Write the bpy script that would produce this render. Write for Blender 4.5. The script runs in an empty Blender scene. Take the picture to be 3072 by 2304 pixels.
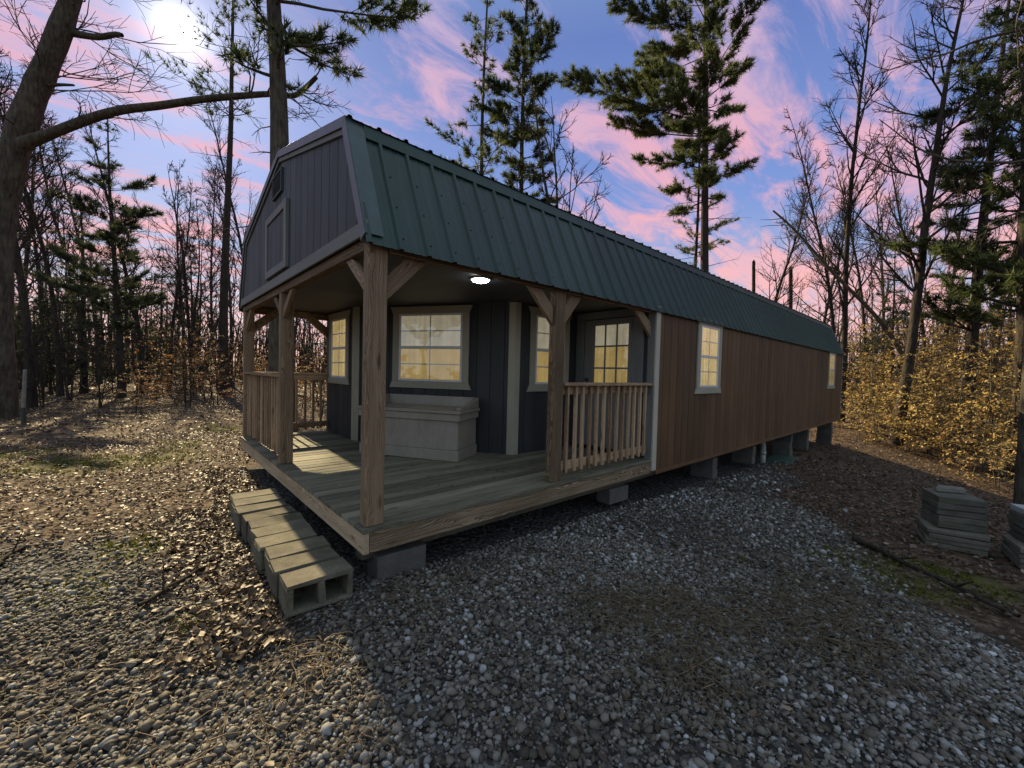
import bpy, math, random
import numpy as np
from mathutils import Matrix, Vector
R = math.radians
rng = np.random.default_rng(7)
random.seed(7)
scene = bpy.context.scene
COL = scene.collection

# ------------------------------------------------------------------ camera
CAM = np.array([-1.1396, -2.7705, 1.1278])
YAW, PITCH, ROLL, FPX = 0.8361, -0.0293, 0.0251, 1223.07
_f = np.array([math.cos(YAW)*math.cos(PITCH), math.sin(YAW)*math.cos(PITCH), math.sin(PITCH)])
_r0 = np.array([math.sin(YAW), -math.cos(YAW), 0.0]); _u0 = np.cross(_r0, _f)
_r = _r0*math.cos(ROLL)+_u0*math.sin(ROLL); _u = -_r0*math.sin(ROLL)+_u0*math.cos(ROLL)
cd = bpy.data.cameras.new('camera'); cam = bpy.data.objects.new('camera', cd); COL.objects.link(cam)
cd.sensor_width = 36.0; cd.lens = FPX/3072*36.0; cd.clip_start = 0.05; cd.clip_end = 2000
cam.matrix_world = Matrix(((_r[0], _u[0], -_f[0], CAM[0]), (_r[1], _u[1], -_f[1], CAM[1]), (_r[2], _u[2], -_f[2], CAM[2]), (0, 0, 0, 1)))
scene.camera = cam
def at(vx, vy, depth):
    """world point seen at (vx, vy) of a 2212 px wide view, at a distance along the camera axis"""
    d = _f+_r*(vx*1.38879-1536)/FPX-_u*(vy*1.38879-1152)/FPX
    return CAM+d*depth

# ------------------------------------------------------------------ world, sun, exposure
SUN = np.array([0.042, 0.851, 0.525]); SUN /= np.linalg.norm(SUN)
scene.view_settings.view_transform = 'Standard'
scene.view_settings.look = 'None'
scene.view_settings.gamma = 1.0
scene.view_settings.exposure = 1.15
scene.render.engine = 'CYCLES'
scene.cycles.max_bounces = 5
scene.cycles.transparent_max_bounces = 12
scene.cycles.sample_clamp_indirect = 4.0

class NT:
    """tiny node helper"""
    def __init__(s, tree): s.t = tree
    def new(s, kind, **kw):
        n = s.t.nodes.new(kind)
        for k, v in kw.items():
            if k == 'i':
                for kk, vv in v.items(): s.set(n.inputs[kk], vv)
            else: setattr(n, k, v)
        return n
    def set(s, sock, v):
        if isinstance(v, bpy.types.NodeSocket): s.t.links.new(v, sock)
        elif isinstance(v, bpy.types.Node): s.t.links.new(v.outputs[0], sock)
        else: sock.default_value = v
    def math(s, op, a, b=0.0, clamp=False):
        n = s.new('ShaderNodeMath', operation=op, use_clamp=clamp); s.set(n.inputs[0], a); s.set(n.inputs[1], b); return n.outputs[0]
    def vmath(s, op, a, b=None):
        n = s.new('ShaderNodeVectorMath', operation=op); s.set(n.inputs[0], a)
        if b is not None: s.set(n.inputs[1], b)
        return n
    def mix(s, f, a, b, mode='MIX'):
        n = s.new('ShaderNodeMix', data_type='RGBA', blend_type=mode)
        s.set(n.inputs[0], f); s.set(n.inputs[6], a); s.set(n.inputs[7], b); return n.outputs[2]
    def ramp(s, fac, stops, interp='LINEAR'):
        n = s.new('ShaderNodeValToRGB'); cr = n.color_ramp; cr.interpolation = interp
        while len(cr.elements) < len(stops): cr.elements.new(0.5)
        for e, (p, c) in zip(cr.elements, stops):
            e.position = p; e.color = (*c, 1) if len(c) == 3 else c
        s.set(n.inputs[0], fac); return n.outputs[0]
    def noise(s, vec, scale, detail=4, rough=0.55, dist=0.0):
        n = s.new('ShaderNodeTexNoise'); s.set(n.inputs['Vector'], vec)
        n.inputs['Scale'].default_value = scale; n.inputs['Detail'].default_value = detail
        n.inputs['Roughness'].default_value = rough; n.inputs['Distortion'].default_value = dist
        return n.outputs[0]
    def mapping(s, vec, scale=(1, 1, 1), loc=(0, 0, 0), rot=(0, 0, 0)):
        n = s.new('ShaderNodeMapping'); s.set(n.inputs[0], vec)
        n.inputs['Scale'].default_value = scale; n.inputs['Location'].default_value = loc; n.inputs['Rotation'].default_value = rot
        return n.outputs[0]

world = bpy.data.worlds.new('World'); scene.world = world; world.use_nodes = True
w = NT(world.node_tree); world.node_tree.nodes.clear()
tc = w.new('ShaderNodeTexCoord'); D = tc.outputs['Generated']
sky = w.new('ShaderNodeTexSky', sky_type='NISHITA', sun_disc=False, sun_elevation=math.asin(SUN[2]), sun_rotation=math.atan2(SUN[0], SUN[1]), altitude=200.0, air_density=1.0, dust_density=1.5, ozone_density=2.5)
skyc = w.mix(1.0, sky.outputs[0], (0.085, 0.085, 0.085, 1), 'MULTIPLY')
sep = w.new('ShaderNodeSeparateXYZ', i={0: D})
el = sep.outputs[2]
dusk = w.ramp(el, [(0.0, (0.74, 0.46, 0.36)), (0.07, (0.62, 0.46, 0.46)), (0.17, (0.34, 0.39, 0.56)), (0.36, (0.165, 0.25, 0.54)), (0.62, (0.10, 0.16, 0.41)), (1.0, (0.30, 0.45, 0.54))])  # zenith, out of view, made paler to raise the ambient light
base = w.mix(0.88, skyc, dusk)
zc = w.math('ADD', w.math('MAXIMUM', el, 0.0), 0.16)
comb = w.new('ShaderNodeCombineXYZ', i={0: w.math('DIVIDE', sep.outputs[0], zc), 1: w.math('DIVIDE', sep.outputs[1], zc), 2: 0.0})
cv = w.mapping(comb.outputs[0], scale=(0.50, 1.45, 1.0), loc=(2.3, 0.7, 0), rot=(0, 0, R(38)))
n1 = w.noise(cv, 3.4, 7, 0.64, 0.9)
n2 = w.noise(cv, 0.7, 3, 0.5, 0.2)
cl = w.math('ADD', w.math('MULTIPLY', n1, 0.72), w.math('MULTIPLY', n2, 0.42))
cmask = w.new('ShaderNodeMapRange', interpolation_type='SMOOTHSTEP', i={0: cl, 1: 0.488, 2: 0.645, 3: 0.0, 4: 0.90})
ccol = w.ramp(el, [(0.0, (0.98, 0.52, 0.34)), (0.16, (0.92, 0.40, 0.30)), (0.40, (0.78, 0.32, 0.33)), (0.68, (0.50, 0.32, 0.46)), (1.0, (0.44, 0.48, 0.50))])
ccol2 = w.mix(w.math('MULTIPLY', w.noise(cv, 3.0, 4), 0.8), ccol, (0.42, 0.38, 0.54, 1))
# unseen sky behind the camera turned from pink to blue grey, cooling ambient light
view_side = w.new('ShaderNodeMapRange', interpolation_type='SMOOTHSTEP', i={0: w.new('ShaderNodeVectorMath', operation='DOT_PRODUCT', i={0: D, 1: (0.67, 0.742, 0.0)}).outputs['Value'], 1: -0.15, 2: 0.40, 3: 0.0, 4: 1.0}).outputs[0]
ccol2 = w.mix(view_side, (0.42, 0.50, 0.58, 1), ccol2)
base = w.mix(view_side, w.mix(0.55, base, (0.36, 0.48, 0.56, 1)), base)
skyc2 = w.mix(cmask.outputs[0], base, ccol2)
# sun aureole in the thin cloud
dot = w.new('ShaderNodeVectorMath', operation='DOT_PRODUCT', i={0: D, 1: tuple(SUN)})
dv = w.math('MAXIMUM', dot.outputs['Value'], 0.0)
g1 = w.math('MULTIPLY', w.math('POWER', dv, 9000.0), 4.5)
g2 = w.math('MULTIPLY', w.math('POWER', dv, 1200.0), 0.5)
g3 = w.math('MULTIPLY', w.math('POWER', dv, 120.0), 0.08)
glow = w.math('ADD', g1, w.math('ADD', g2, g3))
gcol = w.mix(1.0, (1.0, 0.96, 0.86, 1), glow, 'MULTIPLY')
skyf = w.mix(1.0, skyc2, gcol, 'ADD')
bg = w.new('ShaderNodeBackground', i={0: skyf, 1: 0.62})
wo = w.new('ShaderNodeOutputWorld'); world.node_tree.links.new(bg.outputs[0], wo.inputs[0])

world.cycles.sampling_method = 'MANUAL'; world.cycles.sample_map_resolution = 512
sl = bpy.data.lights.new('sun', 'SUN'); sl.energy = 5.0; sl.angle = R(0.5); sl.color = (1.0, 0.80, 0.47)
so = bpy.data.objects.new('sun', sl); COL.objects.link(so)
so.rotation_euler = Vector((-SUN[0], -SUN[1], -SUN[2])).to_track_quat('-Z', 'Y').to_euler()

# ------------------------------------------------------------------ materials
MATS = {}
def material(name):
    m = bpy.data.materials.new(name); m.use_nodes = True
    n = NT(m.node_tree); p = m.node_tree.nodes['Principled BSDF']; MATS[name] = m
    return m, n, p
def bump(n, p, h, strength=0.4, dist=0.01):
    b = n.new('ShaderNodeBump', i={'Height': h}); b.inputs['Strength'].default_value = strength; b.inputs['Distance'].default_value = dist
    n.t.links.new(b.outputs[0], p.inputs['Normal'])
def grain_coords(n):
    a = n.new('ShaderNodeAttribute', attribute_name='gr')
    oi = n.new('ShaderNodeObjectInfo')
    c = n.new('ShaderNodeCombineXYZ', i={0: n.math('MULTIPLY', oi.outputs['Random'], 23.0), 1: n.math('MULTIPLY', oi.outputs['Random'], 3.1), 2: n.math('MULTIPLY', oi.outputs['Random'], 1.7)})
    return n.vmath('ADD', a.outputs['Vector'], c.outputs[0]).outputs[0], oi.outputs['Random']
def wood(name, dark, mid, light, rings=1.0, moss=0.0, rough=0.8):
    m, n, p = material(name)
    v, rnd = grain_coords(n)
    vs = n.mapping(v, scale=(1.0, 5.0, 5.0))
    wn_ = n.new('ShaderNodeTexNoise', i={0: n.mapping(v, scale=(1.1, 4.0, 4.0))}); wn_.inputs['Scale'].default_value = 1.0; wn_.inputs['Detail'].default_value = 3.0
    wp = n.vmath('MULTIPLY', n.vmath('SUBTRACT', wn_.outputs[1], (0.5, 0.5, 0.5)).outputs[0], (0.0, 0.22, 0.22)).outputs[0]
    wv = n.new('ShaderNodeTexWave', wave_type='RINGS', rings_direction='X', wave_profile='SAW', i={0: n.vmath('ADD', v, wp).outputs[0]})
    wv.inputs['Scale'].default_value = 32.0; wv.inputs['Distortion'].default_value = 1.2; wv.inputs['Detail'].default_value = 2.0; wv.inputs['Detail Scale'].default_value = 3.0
    g = n.noise(n.mapping(v, scale=(1.6, 60, 60)), 1.0, 5, 0.7)
    lo = n.noise(vs, 1.3, 4, 0.6)
    t = n.math('ADD', n.math('MULTIPLY', wv.outputs[1], 0.26*rings), n.math('ADD', n.math('MULTIPLY', g, 0.55), n.math('MULTIPLY', lo, 0.35)))
    t = n.math('ADD', t, n.math('MULTIPLY', n.math('SUBTRACT', rnd, 0.5), 0.22))
    c = n.ramp(t, [(0.40, dark), (0.60, mid), (0.86, light)])
    vo = n.new('ShaderNodeTexVoronoi', i={0: n.mapping(v, scale=(2.2, 7, 7))}); vo.inputs['Scale'].default_value = 1.0
    kn = n.new('ShaderNodeMapRange', i={0: vo.outputs['Distance'], 1: 0.05, 2: 0.16, 3: 1.0, 4: 0.0})
    c = n.mix(n.math('MULTIPLY', kn.outputs[0], 0.75), c, (dark[0]*0.5, dark[1]*0.42, dark[2]*0.36, 1))
    if moss:
        ms = n.new('ShaderNodeMapRange', i={0: n.noise(v, 3.0, 5), 1: 0.55, 2: 0.72, 3: 0.0, 4: moss})
        c = n.mix(ms.outputs[0], c, (0.10, 0.11, 0.045, 1))
    n.set(p.inputs['Base Color'], c); p.inputs['Roughness'].default_value = rough
    p.inputs['Specular IOR Level'].default_value = 0.3
    bump(n, p, t, 0.55, 0.004)
    return m
wood('post_wood', (0.068, 0.044, 0.026), (0.190, 0.130, 0.079), (0.34, 0.255, 0.165))
wood('rim_wood', (0.092, 0.063, 0.038), (0.28, 0.206, 0.130), (0.47, 0.37, 0.25), moss=0.35)
wood('deck_wood', (0.062, 0.057, 0.040), (0.165, 0.155, 0.112), (0.30, 0.285, 0.205), rings=0.4, moss=0.3)
wood('rail_wood', (0.135, 0.080, 0.044), (0.34, 0.228, 0.138), (0.53, 0.395, 0.26), rings=0.8)
wood('skid_wood', (0.03, 0.026, 0.02), (0.07, 0.06, 0.045), (0.11, 0.095, 0.07))
def siding(name, a, b, streak=1.0, rough=0.62):
    m, n, p = material(name)
    v, rnd = grain_coords(n)
    g = n.noise(n.mapping(v, scale=(1.4, 55, 55)), 1.0, 5, 0.7)
    lo = n.noise(n.mapping(v, scale=(1.0, 3, 3)), 1.1, 4, 0.6)
    t = n.math('ADD', n.math('MULTIPLY', g, 0.6*streak), n.math('MULTIPLY', lo, 0.5))
    t = n.math('ADD', t, n.math('MULTIPLY', n.math('SUBTRACT', rnd, 0.5), 0.28))
    pos = n.new('ShaderNodeNewGeometry').outputs['Position']
    t = n.math('ADD', t, n.math('MULTIPLY', n.math('SUBTRACT', n.noise(pos, 0.7, 5, 0.6, 0.5), 0.5), 0.5))
    n.set(p.inputs['Base Color'], n.ramp(t, [(0.32, a), (0.78, b)]))
    p.inputs['Roughness'].default_value = rough; p.inputs['Specular IOR Level'].default_value = 0.35
    bump(n, p, g, 0.35, 0.003)
    return m
siding('siding_brown', (0.044, 0.0215, 0.0090), (0.120, 0.063, 0.026))
siding('siding_hazed', (0.024, 0.032, 0.036), (0.060, 0.073, 0.080))  # gable's brown siding, with lens haze and sky tint put into its colour
siding('siding_dark', (0.016, 0.018, 0.020), (0.035, 0.038, 0.042))
siding('ceiling_paint', (0.050, 0.050, 0.056), (0.095, 0.095, 0.100))
siding('trim_paint', (0.25, 0.24, 0.185), (0.36, 0.345, 0.275), 0.5)
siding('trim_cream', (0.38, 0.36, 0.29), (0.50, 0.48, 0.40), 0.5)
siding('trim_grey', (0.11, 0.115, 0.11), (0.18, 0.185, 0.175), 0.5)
siding('door_paint', (0.15, 0.15, 0.15), (0.20, 0.20, 0.20), 0.25)
siding('vinyl_white', (0.52, 0.53, 0.54), (0.60, 0.60, 0.60), 0.2, 0.4)
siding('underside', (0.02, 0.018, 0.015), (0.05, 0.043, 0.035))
# painted metal roof
m, n, p = material('roof_metal')
o_ = n.new('ShaderNodeTexCoord').outputs['Object']
d1 = n.noise(n.mapping(o_, scale=(3, 0.6, 0.6)), 2.0, 5, 0.6); d2 = n.noise(o_, 14.0, 4)
n.set(p.inputs['Base Color'], n.ramp(n.math('ADD', n.math('ADD', n.math('MULTIPLY', d1, 0.7), n.math('MULTIPLY', d2, 0.3)), n.math('MULTIPLY', n.math('SUBTRACT', n.new('ShaderNodeObjectInfo').outputs['Random'], 0.5), 0.2)), [(0.25, (0.005, 0.020, 0.0155)), (0.55, (0.010, 0.034, 0.026)), (0.8, (0.020, 0.052, 0.041))]))
n.set(p.inputs['Roughness'], n.math('ADD', n.math('MULTIPLY', d2, 0.25), 0.28)); p.inputs['Specular IOR Level'].default_value = 0.42
m, n, p = material('rake_metal')
d2 = n.noise(n.new('ShaderNodeTexCoord').outputs['Object'], 9.0, 4)
n.set(p.inputs['Base Color'], n.ramp(d2, [(0.3, (0.026, 0.046, 0.048)), (0.75, (0.045, 0.075, 0.078))])); p.inputs['Roughness'].default_value = 0.38
m, n, p = material('screw_metal'); p.inputs['Base Color'].default_value = (0.012, 0.016, 0.016, 1); p.inputs['Roughness'].default_value = 0.6
m, n, p = material('hardware'); p.inputs['Base Color'].default_value = (0.05, 0.04, 0.03, 1); p.inputs['Metallic'].default_value = 0.8; p.inputs['Roughness'].default_value = 0.35
# glass and lit shades
m, n, p = material('window_glass')
gb = n.new('ShaderNodeBump', i={'Height': n.noise(n.new('ShaderNodeTexCoord').outputs['Object'], 2.5, 2)}); gb.inputs['Strength'].default_value = 0.25; gb.inputs['Distance'].default_value = 0.05
gl = n.new('ShaderNodeBsdfGlossy', i={0: (0.9, 0.92, 0.95, 1), 'Roughness': 0.02, 'Normal': gb.outputs[0]}); tr = n.new('ShaderNodeBsdfTransparent', i={0: (0.97, 0.98, 0.97, 1)})
fr = n.new('ShaderNodeFresnel'); fr.inputs[0].default_value = 1.5
ms = n.new('ShaderNodeMixShader', i={0: n.math('MULTIPLY', n.math('ADD', n.math('MULTIPLY', fr.outputs[0], 1.1), 0.06, True), n.math('SUBTRACT', 1.0, n.new('ShaderNodeNewGeometry').outputs['Backfacing'])), 1: tr.outputs[0], 2: gl.outputs[0]})
n.t.links.new(ms.outputs[0], n.t.nodes['Material Output'].inputs[0])
def shade(name, a, b, strength):
    m, n, p = material(name)
    v = n.new('ShaderNodeTexCoord').outputs['Object']
    fold_shading = n.noise(n.mapping(v, scale=(16, 16, 0.6)), 1.0, 4); refl_blot = n.noise(v, 4.0, 6, 0.7)  # fold shading and mottled tree reflections put into the shade colour
    c = n.ramp(n.math('ADD', n.math('MULTIPLY', fold_shading, 0.5), n.math('MULTIPLY', refl_blot, 0.5)), [(0.3, a), (0.75, b)])
    n.set(p.inputs['Base Color'], c); n.set(p.inputs['Emission Color'], c); p.inputs['Emission Strength'].default_value = strength; p.inputs['Roughness'].default_value = 0.9
shade('shade_sky_refl', (0.28, 0.235, 0.155), (0.56, 0.50, 0.37), 0.25)  # upper sashes: sky reflection painted in as a paler shade
shade('shade_warm', (0.24, 0.155, 0.05), (0.46, 0.33, 0.125), 0.34)
shade('shade_gold', (0.34, 0.24, 0.09), (0.78, 0.58, 0.28), 0.34)
m, n, p = material('lamp_lens'); p.inputs['Emission Color'].default_value = (0.93, 0.95, 1.0, 1); p.inputs['Emission Strength'].default_value = 24.0
m, n, p = material('lamp_ring'); p.inputs['Base Color'].default_value = (0.6, 0.6, 0.6, 1); p.inputs['Roughness'].default_value = 0.4
m, n, p = material('box_plastic')
v = n.new('ShaderNodeTexCoord').outputs['Object']
n.set(p.inputs['Base Color'], n.ramp(n.math('ADD', n.math('MULTIPLY', n.noise(v, 2.2, 5, 0.65), 0.7), n.math('MULTIPLY', n.noise(n.mapping(v, scale=(9, 9, 1.5)), 2.0, 4), 0.3)), [(0.32, (0.175, 0.152, 0.122)), (0.7, (0.265, 0.24, 0.20))])); p.inputs['Roughness'].default_value = 0.55
def concrete(name, a, b, moss=0.0):
    m, n, p = material(name)
    v = n.new('ShaderNodeTexCoord').outputs['Object']; oi = n.new('ShaderNodeObjectInfo')
    v = n.vmath('ADD', v, n.new('ShaderNodeCombineXYZ', i={0: n.math('MULTIPLY', oi.outputs['Random'], 9.0), 1: n.math('MULTIPLY', oi.outputs['Random'], 5.0), 2: 0.0}).outputs[0]).outputs[0]
    f = n.noise(v, 110.0, 4, 0.7); lo = n.noise(v, 6.0, 5, 0.6)
    t = n.math('ADD', n.math('MULTIPLY', f, 0.5), n.math('MULTIPLY', lo, 0.5))
    c = n.ramp(n.math('ADD', t, n.math('MULTIPLY', n.math('SUBTRACT', oi.outputs['Random'], 0.5), 0.14)), [(0.34, a), (0.66, b)])
    if moss:
        mk = n.new('ShaderNodeMapRange', i={0: n.noise(v, 4.0, 4), 1: 0.5, 2: 0.7, 3: 0.0, 4: moss}); c = n.mix(mk.outputs[0], c, (0.075, 0.08, 0.04, 1))
    n.set(p.inputs['Base Color'], c); p.inputs['Roughness'].default_value = 0.95; p.inputs['Specular IOR Level'].default_value = 0.2
    bump(n, p, f, 0.8, 0.004)
concrete('block_concrete', (0.056, 0.050, 0.038), (0.175, 0.158, 0.118), 0.5)
concrete('pier_concrete', (0.058, 0.055, 0.048), (0.130, 0.124, 0.112))
concrete('paver_concrete', (0.085, 0.08, 0.065), (0.19, 0.175, 0.145), 0.4)
concrete('paver_dark', (0.06, 0.058, 0.05), (0.13, 0.12, 0.10), 0.5)
concrete('paver_light', (0.20, 0.21, 0.22), (0.34, 0.35, 0.36))
def bark(name, a, b, lichen=0.0):
    m, n, p = material(name)
    v = n.new('ShaderNodeTexCoord').outputs['Object']
    f = n.noise(n.mapping(v, scale=(1, 1, 0.16)), 22.0, 5, 0.65, 0.4); lo = n.noise(v, 2.0, 4)
    vo = n.new('ShaderNodeTexVoronoi', feature='DISTANCE_TO_EDGE', i={0: n.mapping(v, scale=(1, 1, 0.2))}); vo.inputs['Scale'].default_value = 10.0
    t = n.math('ADD', n.math('MULTIPLY', f, 0.6), n.math('ADD', n.math('MULTIPLY', lo, 0.3), n.math('MULTIPLY', vo.outputs['Distance'], 0.35)))
    c = n.ramp(t, [(0.34, a), (0.75, b)])
    if lichen:
        mk = n.new('ShaderNodeMapRange', i={0: n.noise(v, 3.5, 4), 1: 0.52, 2: 0.7, 3: 0.0, 4: lichen}); c = n.mix(mk.outputs[0], c, (0.16, 0.17, 0.10, 1))
    n.set(p.inputs['Base Color'], c); p.inputs['Roughness'].default_value = 0.95; p.inputs['Specular IOR Level'].default_value = 0.15
    bump(n, p, t, 1.0, 0.06)
bark('bark_dark', (0.022, 0.018, 0.015), (0.075, 0.062, 0.05))
bark('bark_brown', (0.026, 0.021, 0.016), (0.14, 0.115, 0.088), 0.25)
bark('bark_grey', (0.05, 0.043, 0.035), (0.16, 0.135, 0.105), 0.35)
def leafy(name, stops, trans=0.4, rough=0.6):
    m, n, p = material(name)
    a = n.new('ShaderNodeAttribute', attribute_name='rnd'); oi = n.new('ShaderNodeObjectInfo')
    t = n.math('ADD', a.outputs['Fac'], n.math('MULTIPLY', n.math('SUBTRACT', oi.outputs['Random'], 0.5), 0.4))
    c = n.ramp(t, stops)
    n.set(p.inputs['Base Color'], c); p.inputs['Roughness'].default_value = rough; p.inputs['Specular IOR Level'].default_value = 0.3
    tl = n.new('ShaderNodeBsdfTranslucent', i={0: c})
    ms = n.new('ShaderNodeMixShader', i={0: trans, 1: p.outputs[0], 2: tl.outputs[0]})
    n.t.links.new(ms.outputs[0], n.t.nodes['Material Output'].inputs[0])
leafy('needles_green', [(0.0, (0.030, 0.042, 0.018)), (0.55, (0.075, 0.100, 0.038)), (1.0, (0.15, 0.17, 0.06))], 0.45)
leafy('needles_dark', [(0.0, (0.018, 0.026, 0.015)), (0.6, (0.045, 0.058, 0.030)), (1.0, (0.085, 0.10, 0.045))], 0.35)
leafy('leaves_gold', [(0.0, (0.14, 0.07, 0.025)), (0.25, (0.26, 0.15, 0.05)), (0.5, (0.45, 0.30, 0.09)), (1.0, (0.68, 0.54, 0.22))], 0.5)
leafy('leaves_orange', [(0.0, (0.10, 0.045, 0.02)), (0.5, (0.25, 0.12, 0.045)), (1.0, (0.42, 0.25, 0.09))], 0.45)
leafy('leaves_litter', [(0.0, (0.030, 0.019, 0.013)), (0.4, (0.080, 0.053, 0.034)), (0.75, (0.160, 0.115, 0.078)), (0.97, (0.31, 0.24, 0.17)), (1.0, (0.36, 0.15, 0.045))], 0.15, 0.55)
leafy('moss_green', [(0.0, (0.05, 0.06, 0.012)), (1.0, (0.17, 0.17, 0.03))], 0.3, 0.9)
leafy('straw', [(0.0, (0.06, 0.045, 0.03)), (1.0, (0.24, 0.18, 0.11))], 0.2, 0.8)
m, n, p = material('gravel_stone')
a = n.new('ShaderNodeAttribute', attribute_name='rnd'); v = n.new('ShaderNodeTexCoord').outputs['Object']
c = n.ramp(a.outputs['Fac'], [(0.0, (0.045, 0.037, 0.028)), (0.25, (0.105, 0.090, 0.070)), (0.5, (0.175, 0.163, 0.142)), (0.7, (0.235, 0.236, 0.235)), (0.9, (0.36, 0.37, 0.375)), (1.0, (0.62, 0.635, 0.65))])
c = n.mix(0.5, c, n.ramp(n.noise(v, 55.0, 4), [(0.3, (0.55, 0.53, 0.5)), (0.7, (1.2, 1.2, 1.2))]), 'MULTIPLY')
n.set(p.inputs['Base Color'], c); p.inputs['Roughness'].default_value = 0.75; p.inputs['Specular IOR Level'].default_value = 0.35
bump(n, p, n.noise(v, 160.0, 3), 0.4, 0.003)
# forest floor
m, n, p = material('forest_floor')
v = n.new('ShaderNodeTexCoord').outputs['Object']
gm = n.new('ShaderNodeAttribute', attribute_name='gravel').outputs['Fac']; mm = n.new('ShaderNodeAttribute', attribute_name='moss').outputs['Fac']
v1 = n.new('ShaderNodeTexVoronoi', i={0: n.mapping(v, scale=(1, 1, 0.2))}); v1.inputs['Scale'].default_value = 16.0
v2 = n.new('ShaderNodeTexVoronoi', i={0: v}); v2.inputs['Scale'].default_value = 42.0
s1 = n.new('ShaderNodeSeparateColor', i={0: v1.outputs['Color']}); s2 = n.new('ShaderNodeSeparateColor', i={0: v2.outputs['Color']})
lit = n.ramp(n.math('MULTIPLY', 0.85, n.math('ADD', n.math('MULTIPLY', s1.outputs[0], 0.7), n.math('MULTIPLY', n.noise(v, 0.6, 5), 0.4))), [(0.15, (0.030, 0.020, 0.014)), (0.55, (0.085, 0.056, 0.036)), (0.95, (0.19, 0.135, 0.09))])
gra = n.ramp(s2.outputs[0], [(0.0, (0.016, 0.014, 0.012)), (0.6, (0.05, 0.046, 0.042)), (1.0, (0.14, 0.14, 0.135))])
c = n.mix(gm, lit, gra)
c = n.mix(n.math('MULTIPLY', mm, n.ramp(n.noise(v, 9.0, 4), [(0.4, (0, 0, 0)), (0.62, (1, 1, 1))])), c, (0.085, 0.09, 0.02, 1))
n.set(p.inputs['Base Color'], c); p.inputs['Roughness'].default_value = 0.95; p.inputs['Specular IOR Level'].default_value = 0.15
bump(n, p, n.math('ADD', v1.outputs['Distance'], n.noise(v, 30.0, 4)), 0.8, 0.03)
m, n, p = material('pipe_white'); p.inputs['Base Color'].default_value = (0.30, 0.31, 0.28, 1); p.inputs['Roughness'].default_value = 0.5
m, n, p = material('lid_green'); n.set(p.inputs['Base Color'], n.ramp(n.noise(n.new('ShaderNodeTexCoord').outputs['Object'], 6.0, 4), [(0.3, (0.015, 0.045, 0.030)), (0.7, (0.03, 0.075, 0.05))])); p.inputs['Roughness'].default_value = 0.6
m, n, p = material('stake_paint'); n.set(p.inputs['Base Color'], n.ramp(n.noise(n.new('ShaderNodeTexCoord').outputs['Object'], 12.0, 4), [(0.3, (0.12, 0.115, 0.10)), (0.7, (0.21, 0.20, 0.18))])); p.inputs['Roughness'].default_value = 0.7
m, n, p = material('stake_green'); p.inputs['Base Color'].default_value = (0.02, 0.035, 0.025, 1); p.inputs['Roughness'].default_value = 0.6

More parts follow.
